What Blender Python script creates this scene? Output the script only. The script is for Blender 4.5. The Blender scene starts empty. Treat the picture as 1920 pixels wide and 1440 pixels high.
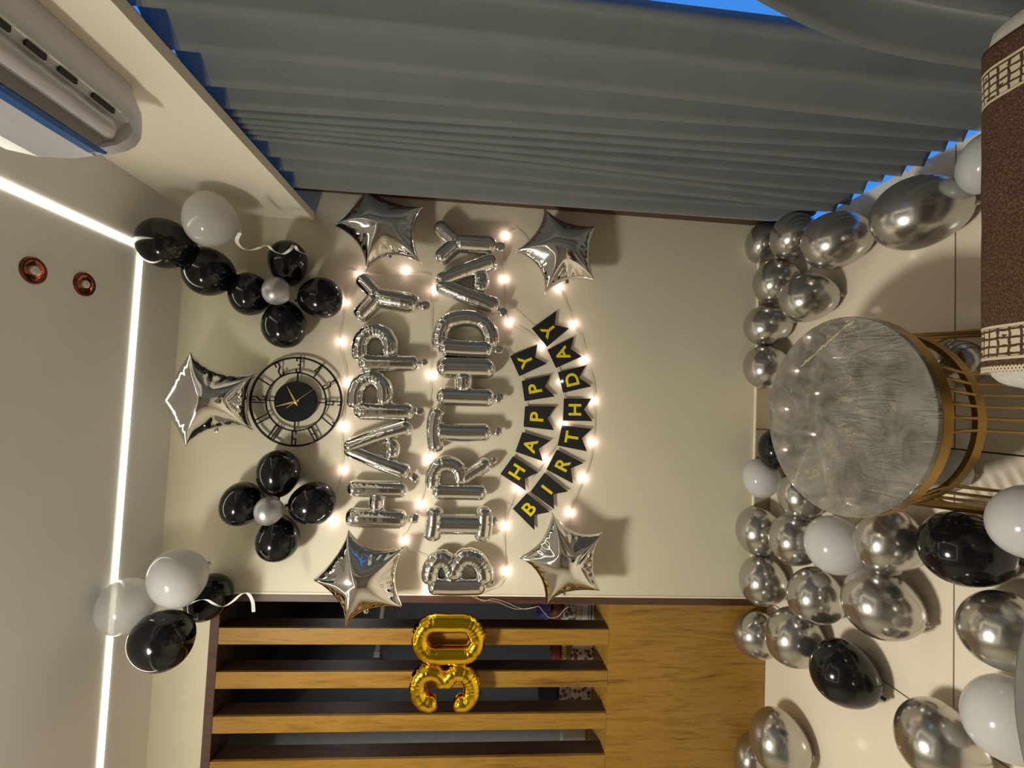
import bpy, math, random
import numpy as np
from mathutils import Vector, Matrix, noise as mnoise
random.seed(7)
rng = np.random.RandomState(7)
S = bpy.context.scene
COL = S.collection

# ------------------------------------------------------------------ camera
FPX = 804.8                                   # focal length in pixels of the 1920 wide frame
CAM = np.array([0.0846, -1.9634, 1.3963])
RX, RY, RZ = -0.0743, -0.0469, -0.0387        # pitch, roll, yaw of the upright phone


def rotm(rx, ry, rz):
    cz, sz = math.cos(rz), math.sin(rz)
    cx, sx = math.cos(rx), math.sin(rx)
    cy, sy = math.cos(ry), math.sin(ry)
    return (np.array([[cz, -sz, 0], [sz, cz, 0], [0, 0, 1]]) @ np.array([[1, 0, 0], [0, cx, -sx], [0, sx, cx]])
            @ np.array([[cy, 0, sy], [0, 1, 0], [-sy, 0, cy]]))


RM = rotm(RX, RY, RZ)
right, fwd, up = RM[:, 0], RM[:, 1], RM[:, 2]
cd = bpy.data.cameras.new('camera')
cd.sensor_fit = 'HORIZONTAL'
cd.sensor_width = 36.0
cd.lens = FPX * 36.0 / 1920.0
cd.clip_start = 0.02
cam = bpy.data.objects.new('camera', cd)
COL.objects.link(cam)
# the phone is held upright but the picture is stored turned a quarter: picture right = world down
M = Matrix(((-up[0], right[0], -fwd[0], CAM[0]),
            (-up[1], right[1], -fwd[1], CAM[1]),
            (-up[2], right[2], -fwd[2], CAM[2]), (0, 0, 0, 1)))
cam.matrix_world = M
S.camera = cam


def ray(x, y):
    return RM @ np.array([(720 - y) / FPX, 1.0, (960 - x) / FPX])


def hy(x, y, Y):
    d = ray(x, y)
    return CAM + d * ((Y - CAM[1]) / d[1])


def hx(x, y, X):
    d = ray(x, y)
    return CAM + d * ((X - CAM[0]) / d[0])


def hz(x, y, Z):
    d = ray(x, y)
    return CAM + d * ((Z - CAM[2]) / d[2])


# ------------------------------------------------------------------ view, world, light
S.view_settings.view_transform = 'Standard'
S.view_settings.look = 'None'
S.view_settings.gamma = 1.0
S.view_settings.use_curve_mapping = False
S.view_settings.exposure = 0.0
w = bpy.data.worlds.new('dusk sky')
S.world = w
w.use_nodes = True
bg = w.node_tree.nodes['Background']
bg.inputs[0].default_value = (0.08, 0.36, 1.0, 1)
bg.inputs[1].default_value = 0.9
LAMP_POS = (-1.0, -1.35)
LAMP_W = 44.0
LAMP_C = (1.0, 0.975, 0.86)
STRIP_E = 9.0
BULB_E = 145.0


def area(name, loc, size, power, color, rot=(0, 0, 0), shape='DISK'):
    l = bpy.data.lights.new(name, 'AREA')
    l.shape = shape
    l.size = size
    l.energy = power
    l.color = color
    o = bpy.data.objects.new(name, l)
    o.location = loc
    o.rotation_euler = rot
    COL.objects.link(o)
    return o



def point_light(name, loc, radius, power, color):
    l = bpy.data.lights.new(name, 'POINT')
    l.shadow_soft_size = radius
    l.energy = power
    l.color = color
    o = bpy.data.objects.new(name, l)
    o.location = loc
    COL.objects.link(o)


# the lamp under the ceiling left of the picture (downward disc, plus a point fill added for the ceiling) and an unseen fill added next door
area('ceiling_lamp_light', (LAMP_POS[0], LAMP_POS[1], 2.63), 0.36, LAMP_W, LAMP_C)
point_light('ceiling_fill_glow', (LAMP_POS[0], LAMP_POS[1], 2.585), 0.13, 17.0, LAMP_C)
area('next_room_fill', (-0.2, 2.2, 2.5), 0.3, 8.0, (1.0, 0.95, 0.9))

# ------------------------------------------------------------------ node helpers


def mat(name):
    m = bpy.data.materials.new(name)
    m.use_nodes = True
    return m, m.node_tree, m.node_tree.nodes['Principled BSDF']


def N(nt, t, **kw):
    n = nt.nodes.new(t)
    for k, v in kw.items():
        setattr(n, k, v)
    return n


def L(nt, a, b):
    nt.links.new(a, b)


def ramp(nt, fac, stops):
    r = N(nt, 'ShaderNodeValToRGB')
    els = r.color_ramp.elements
    while len(els) < len(stops):
        els.new(0.5)
    for e, (p, c) in zip(els, stops):
        e.position = p
        e.color = (*c, 1) if len(c) == 3 else c
    L(nt, fac, r.inputs[0])
    return r.outputs[0]


def math_(nt, op, a, b=None, c=None, clamp=False):
    n = N(nt, 'ShaderNodeMath', operation=op, use_clamp=clamp)
    for i, v in enumerate((a, b, c)):
        if v is None:
            continue
        if isinstance(v, (int, float)):
            n.inputs[i].default_value = v
        else:
            L(nt, v, n.inputs[i])
    return n.outputs[0]


def coords(nt, scale=(1, 1, 1), rot=(0, 0, 0), kind='Object'):
    tc = N(nt, 'ShaderNodeTexCoord')
    mp = N(nt, 'ShaderNodeMapping')
    mp.inputs['Scale'].default_value = scale
    mp.inputs['Rotation'].default_value = rot
    L(nt, tc.outputs[kind], mp.inputs[0])
    return mp.outputs[0]


def noise(nt, vec, scale=5, detail=4, rough=0.5, dist=0.0):
    n = N(nt, 'ShaderNodeTexNoise')
    n.inputs['Scale'].default_value = scale
    n.inputs['Detail'].default_value = detail
    n.inputs['Roughness'].default_value = rough
    n.inputs['Distortion'].default_value = dist
    L(nt, vec, n.inputs['Vector'])
    return n.outputs['Fac']


def bump(nt, p, h, strength=0.2, dist=0.01):
    b = N(nt, 'ShaderNodeBump')
    b.inputs['Strength'].default_value = strength
    b.inputs['Distance'].default_value = dist
    L(nt, h, b.inputs['Height'])
    L(nt, b.outputs[0], p.inputs['Normal'])


def plain(name, c, rough=0.5, metal=0.0, spec=0.5, nz=None, coat=0.0, **kw):
    """principled with a faint procedural mottling of the colour"""
    m, nt, p = mat(name)
    p.inputs['Roughness'].default_value = rough
    p.inputs['Metallic'].default_value = metal
    p.inputs['Specular IOR Level'].default_value = spec
    if coat:
        p.inputs['Coat Weight'].default_value = coat
        p.inputs['Coat Roughness'].default_value = 0.05
    sc, amt = nz or (18, 0.06)
    f = noise(nt, coords(nt), sc, 3)
    lo = tuple(v * (1 - amt) for v in c)
    hi = tuple(min(1, v * (1 + amt)) for v in c)
    L(nt, ramp(nt, f, [(0.3, lo), (0.7, hi)]), p.inputs['Base Color'])
    return m


def emis(name, c, e):
    m, nt, p = mat(name)
    nt.nodes.remove(p)
    em = N(nt, 'ShaderNodeEmission')
    em.inputs[0].default_value = (*c, 1)
    em.inputs[1].default_value = e
    L(nt, em.outputs[0], nt.nodes['Material Output'].inputs[0])
    return m


def wood(name, dark, mid, light, axis='Z', sc=1.0, rough=0.42):
    m, nt, p = mat(name)
    s = {'Z': (9, 9, 0.8), 'X': (0.8, 9, 9)}[axis]
    s = tuple(v * sc for v in s)
    v = coords(nt, s)
    n1 = noise(nt, v, 1.5, 6, 0.62, 1.7)
    v2 = coords(nt, tuple(x * 5 for x in s))
    n2 = noise(nt, v2, 2.4, 5, 0.65, 0.4)
    mix = math_(nt, 'ADD', math_(nt, 'MULTIPLY', n1, 0.7), math_(nt, 'MULTIPLY', n2, 0.3))
    col = ramp(nt, mix, [(0.30, dark), (0.40, mid), (0.52, light), (0.62, mid), (0.72, light)])
    v3 = coords(nt, tuple(x * 1.7 for x in s))
    n3 = noise(nt, v3, 2.2, 7, 0.7, 2.2)
    streak = ramp(nt, n3, [(0.30, (0.35, 0.35, 0.35)), (0.40, (1, 1, 1))])
    mx = N(nt, 'ShaderNodeMixRGB', blend_type='MULTIPLY')
    mx.inputs[0].default_value = 1.0
    L(nt, col, mx.inputs[1])
    L(nt, streak, mx.inputs[2])
    L(nt, mx.outputs[0], p.inputs['Base Color'])
    p.inputs['Roughness'].default_value = rough
    bump(nt, p, n2, 0.08, 0.002)
    return m


# ------------------------------------------------------------------ materials
MT = {}
MT['wall'] = plain('cream paint', (0.66, 0.60, 0.46), 0.6, nz=(3, 0.03), spec=0.3)
MT['ceil'] = plain('ceiling paint', (0.76, 0.74, 0.72), 0.7, nz=(3, 0.02), spec=0.2)
MT['pelmet'] = plain('pelmet paint', (0.78, 0.725, 0.61), 0.6, nz=(3, 0.02), spec=0.3)
MT['skirt'] = plain('skirting tile', (0.38, 0.31, 0.21), 0.3, nz=(6, 0.05))
MT['caulk'] = plain('pale caulk', (0.78, 0.70, 0.55), 0.6)
MT['grout'] = plain('dark grout', (0.05, 0.035, 0.025), 0.8)
MT['tile'] = plain('beige glazed tile', (0.76, 0.665, 0.53), 0.16, nz=(2.2, 0.05), spec=0.45)
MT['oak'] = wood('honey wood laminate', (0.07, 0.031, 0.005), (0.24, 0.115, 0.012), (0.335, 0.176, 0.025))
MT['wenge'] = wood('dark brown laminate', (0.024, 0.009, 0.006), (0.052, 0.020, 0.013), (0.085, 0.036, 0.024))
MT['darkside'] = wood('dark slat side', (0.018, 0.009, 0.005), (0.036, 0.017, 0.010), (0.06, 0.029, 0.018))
MT['chrome'] = plain('silver foil', (0.80, 0.795, 0.785), 0.06, 1.0, nz=(9, 0.05))
MT['goldfoil'] = plain('gold foil', (0.95, 0.62, 0.03), 0.11, 1.0, nz=(9, 0.05))
MT['blacksteel'] = plain('black powder coated metal', (0.008, 0.0075, 0.0075), 0.5, spec=0.3)
MT['dial'] = plain('black dial', (0.006, 0.006, 0.007), 0.6, spec=0.2)
MT['goldhand'] = plain('gold clock hands', (0.85, 0.62, 0.22), 0.3, 1.0)
MT['goldlegs'] = plain('brushed gold metal', (0.36, 0.21, 0.055), 0.34, 0.8, nz=(30, 0.12))
MT['card'] = plain('black card', (0.010, 0.010, 0.009), 0.55, nz=(60, 0.2))
MT['goldprint'] = plain('gold foil print', (0.95, 0.74, 0.03), 0.4, 0.25)
MT['string'] = plain('thin white string', (0.6, 0.56, 0.5), 0.6)
MT['wire'] = plain('clear light wire', (0.62, 0.52, 0.44), 0.35)
MT['ribbon'] = plain('white satin ribbon', (0.75, 0.73, 0.70), 0.28)
MT['ac'] = plain('white plastic', (0.52, 0.525, 0.57), 0.32, nz=(5, 0.02))
MT['acgrey'] = plain('outlet gap shade', (0.27, 0.26, 0.26), 0.3)
MT['louver'] = plain('glossy louver plastic', (0.5, 0.49, 0.51), 0.14, coat=0.5)
MT['black'] = plain('painted slot shade', (0.012, 0.011, 0.016), 0.6)
MT['blue'] = plain('blue protective film', (0.015, 0.085, 0.28), 0.35)
MT['copper'] = plain('copper reflector', (0.62, 0.20, 0.12), 0.14, 1.0)
MT['copperdark'] = plain('dark copper rim', (0.16, 0.05, 0.035), 0.3, 0.9)
MT['led_lens'] = plain('unlit led lens', (0.55, 0.55, 0.50), 0.3)
MT['strip'] = emis('led strip light', (1.0, 0.95, 0.74), STRIP_E)
MT['lamp'] = emis('lamp diffuser light', (1.0, 0.95, 0.8), 14.0)
MT['bulb'] = emis('fairy bulb light', (1.0, 0.74, 0.70), BULB_E)
MT['frame'] = plain('brown window frame', (0.075, 0.035, 0.02), 0.5)
MT['sofa'] = plain('light grey upholstery', (0.46, 0.42, 0.37), 0.85, nz=(140, 0.1))
MT['tabletop2'] = plain('matt grey table top', (0.10, 0.092, 0.078), 0.6, nz=(60, 0.06))
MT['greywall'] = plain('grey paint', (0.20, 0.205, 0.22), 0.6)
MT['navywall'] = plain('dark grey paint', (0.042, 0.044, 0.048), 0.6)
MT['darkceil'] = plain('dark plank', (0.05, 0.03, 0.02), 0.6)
MT['rear'] = plain('darkened rear wall', (0.22, 0.19, 0.16), 0.6, nz=(3, 0.04))  # unseen wall toned dark so the foil reflects a darker room
MT['white'] = plain('white board', (0.62, 0.60, 0.56), 0.6)


def balloon_mats():
    m, nt, p = mat('silver chrome latex')
    f = noise(nt, coords(nt), 7, 3)
    L(nt, ramp(nt, f, [(0.3, (0.47, 0.455, 0.43)), (0.7, (0.56, 0.545, 0.515))]), p.inputs['Base Color'])
    p.inputs['Metallic'].default_value = 0.93
    L(nt, ramp(nt, noise(nt, coords(nt), 40, 4), [(0.3, (0.175,) * 3), (0.7, (0.24,) * 3)]), p.inputs['Roughness'])
    MT['silver'] = m
    m, nt, p = mat('pearl silver latex')
    p.inputs['Base Color'].default_value = (0.42, 0.42, 0.42, 1)
    p.inputs['Metallic'].default_value = 0.75
    L(nt, ramp(nt, noise(nt, coords(nt), 40, 4), [(0.3, (0.36,) * 3), (0.7, (0.44,) * 3)]), p.inputs['Roughness'])
    MT['pearl'] = m
    m, nt, p = mat('black latex')
    p.inputs['Base Color'].default_value = (0.006, 0.0055, 0.007, 1)
    p.inputs['Specular IOR Level'].default_value = 0.45
    L(nt, ramp(nt, noise(nt, coords(nt), 30, 3), [(0.3, (0.10,) * 3), (0.7, (0.14,) * 3)]), p.inputs['Roughness'])
    MT['blacklatex'] = m
    for nm, tr in (('whitelatex', 0.04), ('clearwhite', 0.16)):
        m, nt, p = mat('white latex' if tr < 0.1 else 'thin white latex')
        L(nt, ramp(nt, noise(nt, coords(nt), 6, 3), [(0.3, (0.61, 0.605, 0.605)), (0.7, (0.67, 0.665, 0.665))]), p.inputs['Base Color'])
        p.inputs['Roughness'].default_value = 0.16
        trl = N(nt, 'ShaderNodeBsdfTranslucent')
        trl.inputs[0].default_value = (0.8, 0.77, 0.72, 1)
        mx = N(nt, 'ShaderNodeMixShader')
        mx.inputs[0].default_value = 0.28
        L(nt, p.outputs[0], mx.inputs[1])
        L(nt, trl.outputs[0], mx.inputs[2])
        tp = N(nt, 'ShaderNodeBsdfTransparent')
        mx2 = N(nt, 'ShaderNodeMixShader')
        mx2.inputs[0].default_value = tr
        L(nt, mx.outputs[0], mx2.inputs[1])
        L(nt, tp.outputs[0], mx2.inputs[2])
        L(nt, mx2.outputs[0], nt.nodes['Material Output'].inputs[0])
        MT[nm] = m


balloon_mats()


def curtain_mat():
    m, nt, p = mat('grey blackout cloth')
    v = coords(nt)
    weave = noise(nt, v, 420, 3)
    soft = noise(nt, v, 6, 3)
    mix = math_(nt, 'ADD', math_(nt, 'MULTIPLY', weave, 0.5), math_(nt, 'MULTIPLY', soft, 0.5))
    L(nt, ramp(nt, mix, [(0.3, (0.105, 0.115, 0.120)), (0.7, (0.145, 0.155, 0.160))]), p.inputs['Base Color'])
    p.inputs['Roughness'].default_value = 0.75
    p.inputs['Sheen Weight'].default_value = 0.25
    bump(nt, p, weave, 0.15, 0.001)
    MT['curtain'] = m
    m, nt, p = mat('thin unlined curtain heading')
    L(nt, ramp(nt, noise(nt, coords(nt), 300, 2), [(0.3, (0.10, 0.11, 0.115)), (0.7, (0.13, 0.14, 0.145))]), p.inputs['Base Color'])
    p.inputs['Roughness'].default_value = 0.8
    trl = N(nt, 'ShaderNodeBsdfTranslucent')
    trl.inputs[0].default_value = (0.62, 0.68, 0.72, 1)
    mx = N(nt, 'ShaderNodeMixShader')
    mx.inputs[0].default_value = 0.42
    L(nt, p.outputs[0], mx.inputs[1])
    L(nt, trl.outputs[0], mx.inputs[2])
    L(nt, mx.outputs[0], nt.nodes['Material Output'].inputs[0])
    MT['header'] = m


curtain_mat()


def marble_mat():
    m, nt, p = mat('grey brown marble under film')
    v = coords(nt)
    base = noise(nt, v, 9, 8, 0.62, 0.7)
    col = ramp(nt, base, [(0.32, (0.085, 0.075, 0.06)), (0.5, (0.165, 0.15, 0.125)), (0.68, (0.25, 0.23, 0.195))])
    # fine veins: thin band of a warped noise
    vn = noise(nt, v, 4.5, 5, 0.5, 1.8)
    d = math_(nt, 'ABSOLUTE', math_(nt, 'SUBTRACT', vn, 0.5))
    vein = ramp(nt, d, [(0.0, (1, 1, 1)), (0.011, (0, 0, 0))])
    patch = ramp(nt, noise(nt, v, 6, 2), [(0.48, (0, 0, 0)), (0.60, (1, 1, 1))])
    vm = math_(nt, 'MULTIPLY', math_(nt, 'MULTIPLY', vein, patch), 0.5)
    mx = N(nt, 'ShaderNodeMixRGB')
    mx.inputs[2].default_value = (0.42, 0.36, 0.24, 1)
    L(nt, vm, mx.inputs[0])
    L(nt, col, mx.inputs[1])
    # the one long pale vein
    tc = N(nt, 'ShaderNodeTexCoord')
    a, b = hz(1600, 600, 0.4), hz(1500, 688, 0.4)
    c0 = np.array(TABLE_C[:2])
    ax, ay = a[:2] - c0
    bx, by = b[:2] - c0
    ln = math.hypot(bx - ax, by - ay)
    ux, uy = (bx - ax) / ln, (by - ay) / ln
    sep = N(nt, 'ShaderNodeSeparateXYZ')
    L(nt, tc.outputs['Object'], sep.inputs[0])
    px = math_(nt, 'SUBTRACT', sep.outputs[0], ax)
    py = math_(nt, 'SUBTRACT', sep.outputs[1], ay)
    along = math_(nt, 'ADD', math_(nt, 'MULTIPLY', px, ux), math_(nt, 'MULTIPLY', py, uy))
    across = math_(nt, 'SUBTRACT', math_(nt, 'MULTIPLY', px, uy), math_(nt, 'MULTIPLY', py, ux))
    wob = math_(nt, 'MULTIPLY', math_(nt, 'SUBTRACT', noise(nt, v, 22, 4), 0.5), 0.03)
    dd = math_(nt, 'ABSOLUTE', math_(nt, 'ADD', across, wob))
    line = math_(nt, 'LESS_THAN', dd, 0.0022)
    lim = math_(nt, 'MULTIPLY', math_(nt, 'GREATER_THAN', along, 0.0), math_(nt, 'LESS_THAN', along, ln))
    mx2 = N(nt, 'ShaderNodeMixRGB')
    mx2.inputs[2].default_value = (0.50, 0.44, 0.28, 1)
    L(nt, math_(nt, 'MULTIPLY', math_(nt, 'MULTIPLY', line, lim), 0.8), mx2.inputs[0])
    L(nt, mx.outputs[0], mx2.inputs[1])
    L(nt, mx2.outputs[0], p.inputs['Base Color'])
    p.inputs['Roughness'].default_value = 0.035
    p.inputs['Specular IOR Level'].default_value = 0.6
    # crinkled clear film on the near half
    cr = noise(nt, coords(nt, (34, 7, 1)), 1.0, 4, 0.55, 0.8)
    half = ramp(nt, math_(nt, 'MULTIPLY_ADD', sep.outputs[1], -3.0, 0.5), [(0.42, (0, 0, 0)), (0.62, (1, 1, 1))])
    rid = math_(nt, 'POWER', math_(nt, 'SUBTRACT', 1.0, math_(nt, 'ABSOLUTE', math_(nt, 'MULTIPLY_ADD', cr, 2.0, -1.0))), 7.0)
    pch = ramp(nt, noise(nt, v, 7, 3), [(0.42, (0.08,) * 3), (0.62, (1, 1, 1))])
    bump(nt, p, math_(nt, 'MULTIPLY', math_(nt, 'MULTIPLY', rid, pch), half), 0.55, 0.010)
    MT['marble'] = m


TABLE_C = (0.0831, -0.8264, 0.4)
TABLE_R = 0.2746
marble_mat()


def throw_mat():
    m, nt, p = mat('brown woven throw')
    tc = N(nt, 'ShaderNodeTexCoord')
    sep = N(nt, 'ShaderNodeSeparateXYZ')
    L(nt, tc.outputs['Object'], sep.inputs[0])
    x, y, z = sep.outputs[0], sep.outputs[1], sep.outputs[2]
    fuzz = noise(nt, coords(nt, (1, 1, 1)), 330, 4, 0.75)
    brown = ramp(nt, fuzz, [(0.34, (0.035, 0.017, 0.010)), (0.52, (0.085, 0.045, 0.028)), (0.68, (0.19, 0.115, 0.075))])
    wob = math_(nt, 'MULTIPLY', math_(nt, 'SUBTRACT', noise(nt, coords(nt), 70, 2), 0.5), 0.006)
    yz = math_(nt, 'SUBTRACT', y, z)                      # run length over the rounded edge
    fx = math_(nt, 'FRACT', math_(nt, 'MULTIPLY', math_(nt, 'ADD', x, wob), 68.0))
    fy = math_(nt, 'FRACT', math_(nt, 'MULTIPLY', math_(nt, 'ADD', yz, wob), 58.0))
    cell = math_(nt, 'MULTIPLY', math_(nt, 'GREATER_THAN', fx, 0.30), math_(nt, 'GREATER_THAN', fy, 0.24))
    blot = math_(nt, 'GREATER_THAN', noise(nt, coords(nt), 38, 2), 0.42)
    cell = math_(nt, 'MULTIPLY', cell, math_(nt, 'MAXIMUM', blot, math_(nt, 'GREATER_THAN', fx, 0.62)))

    def rng_(v, a, b):
        return math_(nt, 'MULTIPLY', math_(nt, 'GREATER_THAN', v, a), math_(nt, 'LESS_THAN', v, b))
    tot = None
    for a, b in ((0.2005, 0.260), (0.692, 0.757)):
        band = math_(nt, 'MULTIPLY', rng_(x, a + 0.004, b - 0.004), cell)
        e1 = rng_(x, a - 0.002, a + 0.003)
        e2 = rng_(x, b - 0.003, b + 0.002)
        s = math_(nt, 'MAXIMUM', band, math_(nt, 'MAXIMUM', e1, e2))
        tot = s if tot is None else math_(nt, 'MAXIMUM', tot, s)
    # crocheted edging
    zz = math_(nt, 'ABSOLUTE', math_(nt, 'SUBTRACT', math_(nt, 'FRACT', math_(nt, 'MULTIPLY', yz, 95.0)), 0.5))
    saw = math_(nt, 'MULTIPLY', math_(nt, 'SUBTRACT', x, 0.176), 1 / 0.011)
    z1 = math_(nt, 'LESS_THAN', math_(nt, 'ABSOLUTE', math_(nt, 'SUBTRACT', math_(nt, 'MULTIPLY', zz, 2.0), saw)), 0.28)
    z2 = math_(nt, 'LESS_THAN', math_(nt, 'ABSOLUTE', math_(nt, 'SUBTRACT', math_(nt, 'SUBTRACT', 1.0, math_(nt, 'MULTIPLY', zz, 2.0)), saw)), 0.28)
    lace = math_(nt, 'MULTIPLY', rng_(x, 0.1755, 0.1875), math_(nt, 'MAXIMUM', z1, z2))
    tot = math_(nt, 'MAXIMUM', tot, lace)
    mx = N(nt, 'ShaderNodeMixRGB')
    mx.inputs[2].default_value = (0.56, 0.47, 0.33, 1)
    L(nt, tot, mx.inputs[0])
    L(nt, brown, mx.inputs[1])
    L(nt, mx.outputs[0], p.inputs['Base Color'])
    p.inputs['Roughness'].default_value = 0.95
    p.inputs['Specular IOR Level'].default_value = 0.1
    bump(nt, p, fuzz, 0.5, 0.003)
    MT['throw'] = m


throw_mat()


def floral_mat(name, bgc, cols, sc):
    m, nt, p = mat(name)
    vor = N(nt, 'ShaderNodeTexVoronoi')
    vor.inputs['Scale'].default_value = sc
    L(nt, coords(nt), vor.inputs['Vector'])
    msk = math_(nt, 'LESS_THAN', vor.outputs['Distance'], 0.42)
    pick = ramp(nt, vor.outputs['Color'], [(0.0, cols[0]), (0.5, cols[1]), (1.0, cols[2])])
    mx = N(nt, 'ShaderNodeMixRGB')
    mx.inputs[1].default_value = (*bgc, 1)
    L(nt, msk, mx.inputs[0])
    L(nt, pick, mx.inputs[2])
    L(nt, mx.outputs[0], p.inputs['Base Color'])
    p.inputs['Roughness'].default_value = 0.5
    return m


MT['floral'] = floral_mat('floral gift paper', (0.6, 0.56, 0.5), [(0.3, 0.03, 0.03), (0.05, 0.07, 0.05), (0.45, 0.08, 0.06)], 42)
MT['purplepaper'] = floral_mat('purple print paper', (0.5, 0.46, 0.47), [(0.25, 0.18, 0.27), (0.12, 0.06, 0.07), (0.3, 0.22, 0.3)], 38)
for nm, c, r in (('bookblack', (0.02, 0.018, 0.02), .5), ('bookblue', (0.03, 0.09, 0.28), .4), ('bookwhite', (0.5, 0.47, 0.4), .6),
                 ('bookpink', (0.36, 0.26, 0.27), .5), ('tan', (0.23, 0.16, 0.075), .6), ('redcloth', (0.22, 0.045, 0.03), .7),
                 ('navy', (0.02, 0.024, 0.05), .5), ('bluefoil', (0.12, 0.13, 0.55), .25), ('brownbag', (0.16, 0.05, 0.02), .5),
                 ('pinkbow', (0.45, 0.08, 0.2), .4), ('goldfringe', (0.7, 0.45, 0.15), .35)):
    MT[nm] = plain(nm, c, r)

# ------------------------------------------------------------------ mesh helpers


class MB:
    def __init__(s):
        s.v, s.f = [], []

    def add(s, v, f):
        o = len(s.v)
        s.v += [tuple(map(float, p)) for p in v]
        s.f += [tuple(i + o for i in q) for q in f]
        return s

    def box(s, x0, x1, y0, y1, z0, z1, b=0.0):
        if b <= 0:
            v = [(x, y, z) for z in (z0, z1) for y in (y0, y1) for x in (x0, x1)]
            f = [(0, 2, 3, 1), (4, 5, 7, 6), (0, 1, 5, 4), (2, 6, 7, 3), (0, 4, 6, 2), (1, 3, 7, 5)]
            return s.add(v, f)
        import bmesh
        bm = bmesh.new()
        bmesh.ops.create_cube(bm, size=1)
        for q in bm.verts:
            q.co = ((x0 + x1) / 2 + q.co.x * (x1 - x0), (y0 + y1) / 2 + q.co.y * (y1 - y0), (z0 + z1) / 2 + q.co.z * (z1 - z0))
        bmesh.ops.bevel(bm, geom=bm.edges[:], offset=b, segments=3, profile=0.5, affect='EDGES')
        bm.verts.index_update()
        s.add([q.co for q in bm.verts], [[q.index for q in f.verts] for f in bm.faces])
        bm.free()
        return s

    def tube(s, pts, r, n=8, closed=False, caps=True):
        pts = np.array(pts, float)
        m = len(pts)
        rr = np.full(m, r) if np.isscalar(r) else np.array(r)
        T = np.zeros_like(pts)
        for i in range(m):
            a = pts[(i + 1) % m] if closed or i < m - 1 else pts[i]
            b = pts[i - 1] if closed or i > 0 else pts[i]
            T[i] = (a - b) / (np.linalg.norm(a - b) + 1e-9)
        ref = np.array([0, 0, 1.0]) if abs(T[0][2]) < 0.9 else np.array([0, 1.0, 0])
        u = np.cross(T[0], ref)
        u /= np.linalg.norm(u)
        vs = []
        for i in range(m):
            u = u - T[i] * (u @ T[i])
            u /= np.linalg.norm(u) + 1e-12
            w_ = np.cross(T[i], u)
            for k in range(n):
                a = 2 * math.pi * k / n
                vs.append(pts[i] + rr[i] * (math.cos(a) * u + math.sin(a) * w_))
        fs = []
        for i in range(m if closed else m - 1):
            j = (i + 1) % m
            for k in range(n):
                l = (k + 1) % n
                fs.append((i * n + k, i * n + l, j * n + l, j * n + k))
        if caps and not closed:
            fs.append(tuple(range(n - 1, -1, -1)))
            fs.append(tuple((m - 1) * n + k for k in range(n)))
        return s.add(vs, fs)

    def lathe(s, prof, c, n=48, axis=(0, 0, 1), caps=True):
        """profile of (radius, height) about an axis through c"""
        ax = np.array(axis, float)
        ax /= np.linalg.norm(ax)
        t = np.array([1.0, 0, 0]) if abs(ax[0]) < 0.9 else np.array([0, 1.0, 0])
        u = np.cross(ax, t)
        u /= np.linalg.norm(u)
        w_ = np.cross(ax, u)
        c = np.array(c, float)
        vs, fs = [], []
        for r, h in prof:
            for k in range(n):
                a = 2 * math.pi * k / n
                vs.append(c + ax * h + r * (math.cos(a) * u + math.sin(a) * w_))
        for i in range(len(prof) - 1):
            for k in range(n):
                l = (k + 1) % n
                fs.append((i * n + k, i * n + l, (i + 1) * n + l, (i + 1) * n + k))
        if caps:
            fs.append(tuple(range(n - 1, -1, -1)))
            fs.append(tuple((len(prof) - 1) * n + k for k in range(n)))
        return s.add(vs, fs)

    def prism(s, poly, d0, d1, plane='XZ'):
        """polygon in x,z (or x,y) extruded along the third axis"""
        n = len(poly)
        if plane == 'XZ':
            v = [(a, d0, b) for a, b in poly] + [(a, d1, b) for a, b in poly]
        else:
            v = [(a, b, d0) for a, b in poly] + [(a, b, d1) for a, b in poly]
        f = [tuple(range(n)), tuple(range(2 * n - 1, n - 1, -1))]
        f += [(i, i + n, (i + 1) % n + n, (i + 1) % n) for i in range(n)]
        return s.add(v, f)


def wloc(o):
    p = np.zeros(3)
    while o is not None:
        p = p + np.array(o.location)
        o = o.parent
    return p


def obj(name, mb, m, parent=None, origin=None, smooth=False, **props):
    """links one mesh object; its vertices are given in world space"""
    v = np.array(mb.v, float)
    if origin is None:
        origin = wloc(parent) if parent is not None else np.zeros(3)
    origin = np.array(origin, float)
    me = bpy.data.meshes.new(name)
    me.from_pydata([tuple(p) for p in (v - origin)], [], mb.f)
    me.validate()
    me.update()
    import bmesh
    bm = bmesh.new()
    bm.from_mesh(me)
    bmesh.ops.recalc_face_normals(bm, faces=bm.faces[:])
    bm.to_mesh(me)
    bm.free()
    if m is not None:
        me.materials.append(MT[m])
    if smooth:
        me.polygons.foreach_set('use_smooth', [True] * len(me.polygons))
        if smooth != 'all':
            me.set_sharp_from_angle(angle=math.radians(40))
    o = bpy.data.objects.new(name, me)
    COL.objects.link(o)
    if parent is not None:
        o.parent = parent
        o.location = tuple(origin - wloc(parent))
    else:
        o.location = tuple(origin)
    for k, val in props.items():
        o[k] = val
    return o


def thing(name, label, cat, loc=(0, 0, 0), group=None):
    o = bpy.data.objects.new(name, None)
    o.empty_display_size = 0.05
    o.location = tuple(map(float, loc))
    COL.objects.link(o)
    o['label'] = label
    o['category'] = cat
    if group:
        o['group'] = group
    return o


def tag(o, label, cat, group=None):
    o['label'] = label
    o['category'] = cat
    if group:
        o['group'] = group
    return o


def struct(name, mb, m, parent=None, **kw):
    o = obj(name, mb, m, parent, **kw)
    if parent is None:
        o['kind'] = 'structure'
    return o


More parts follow.
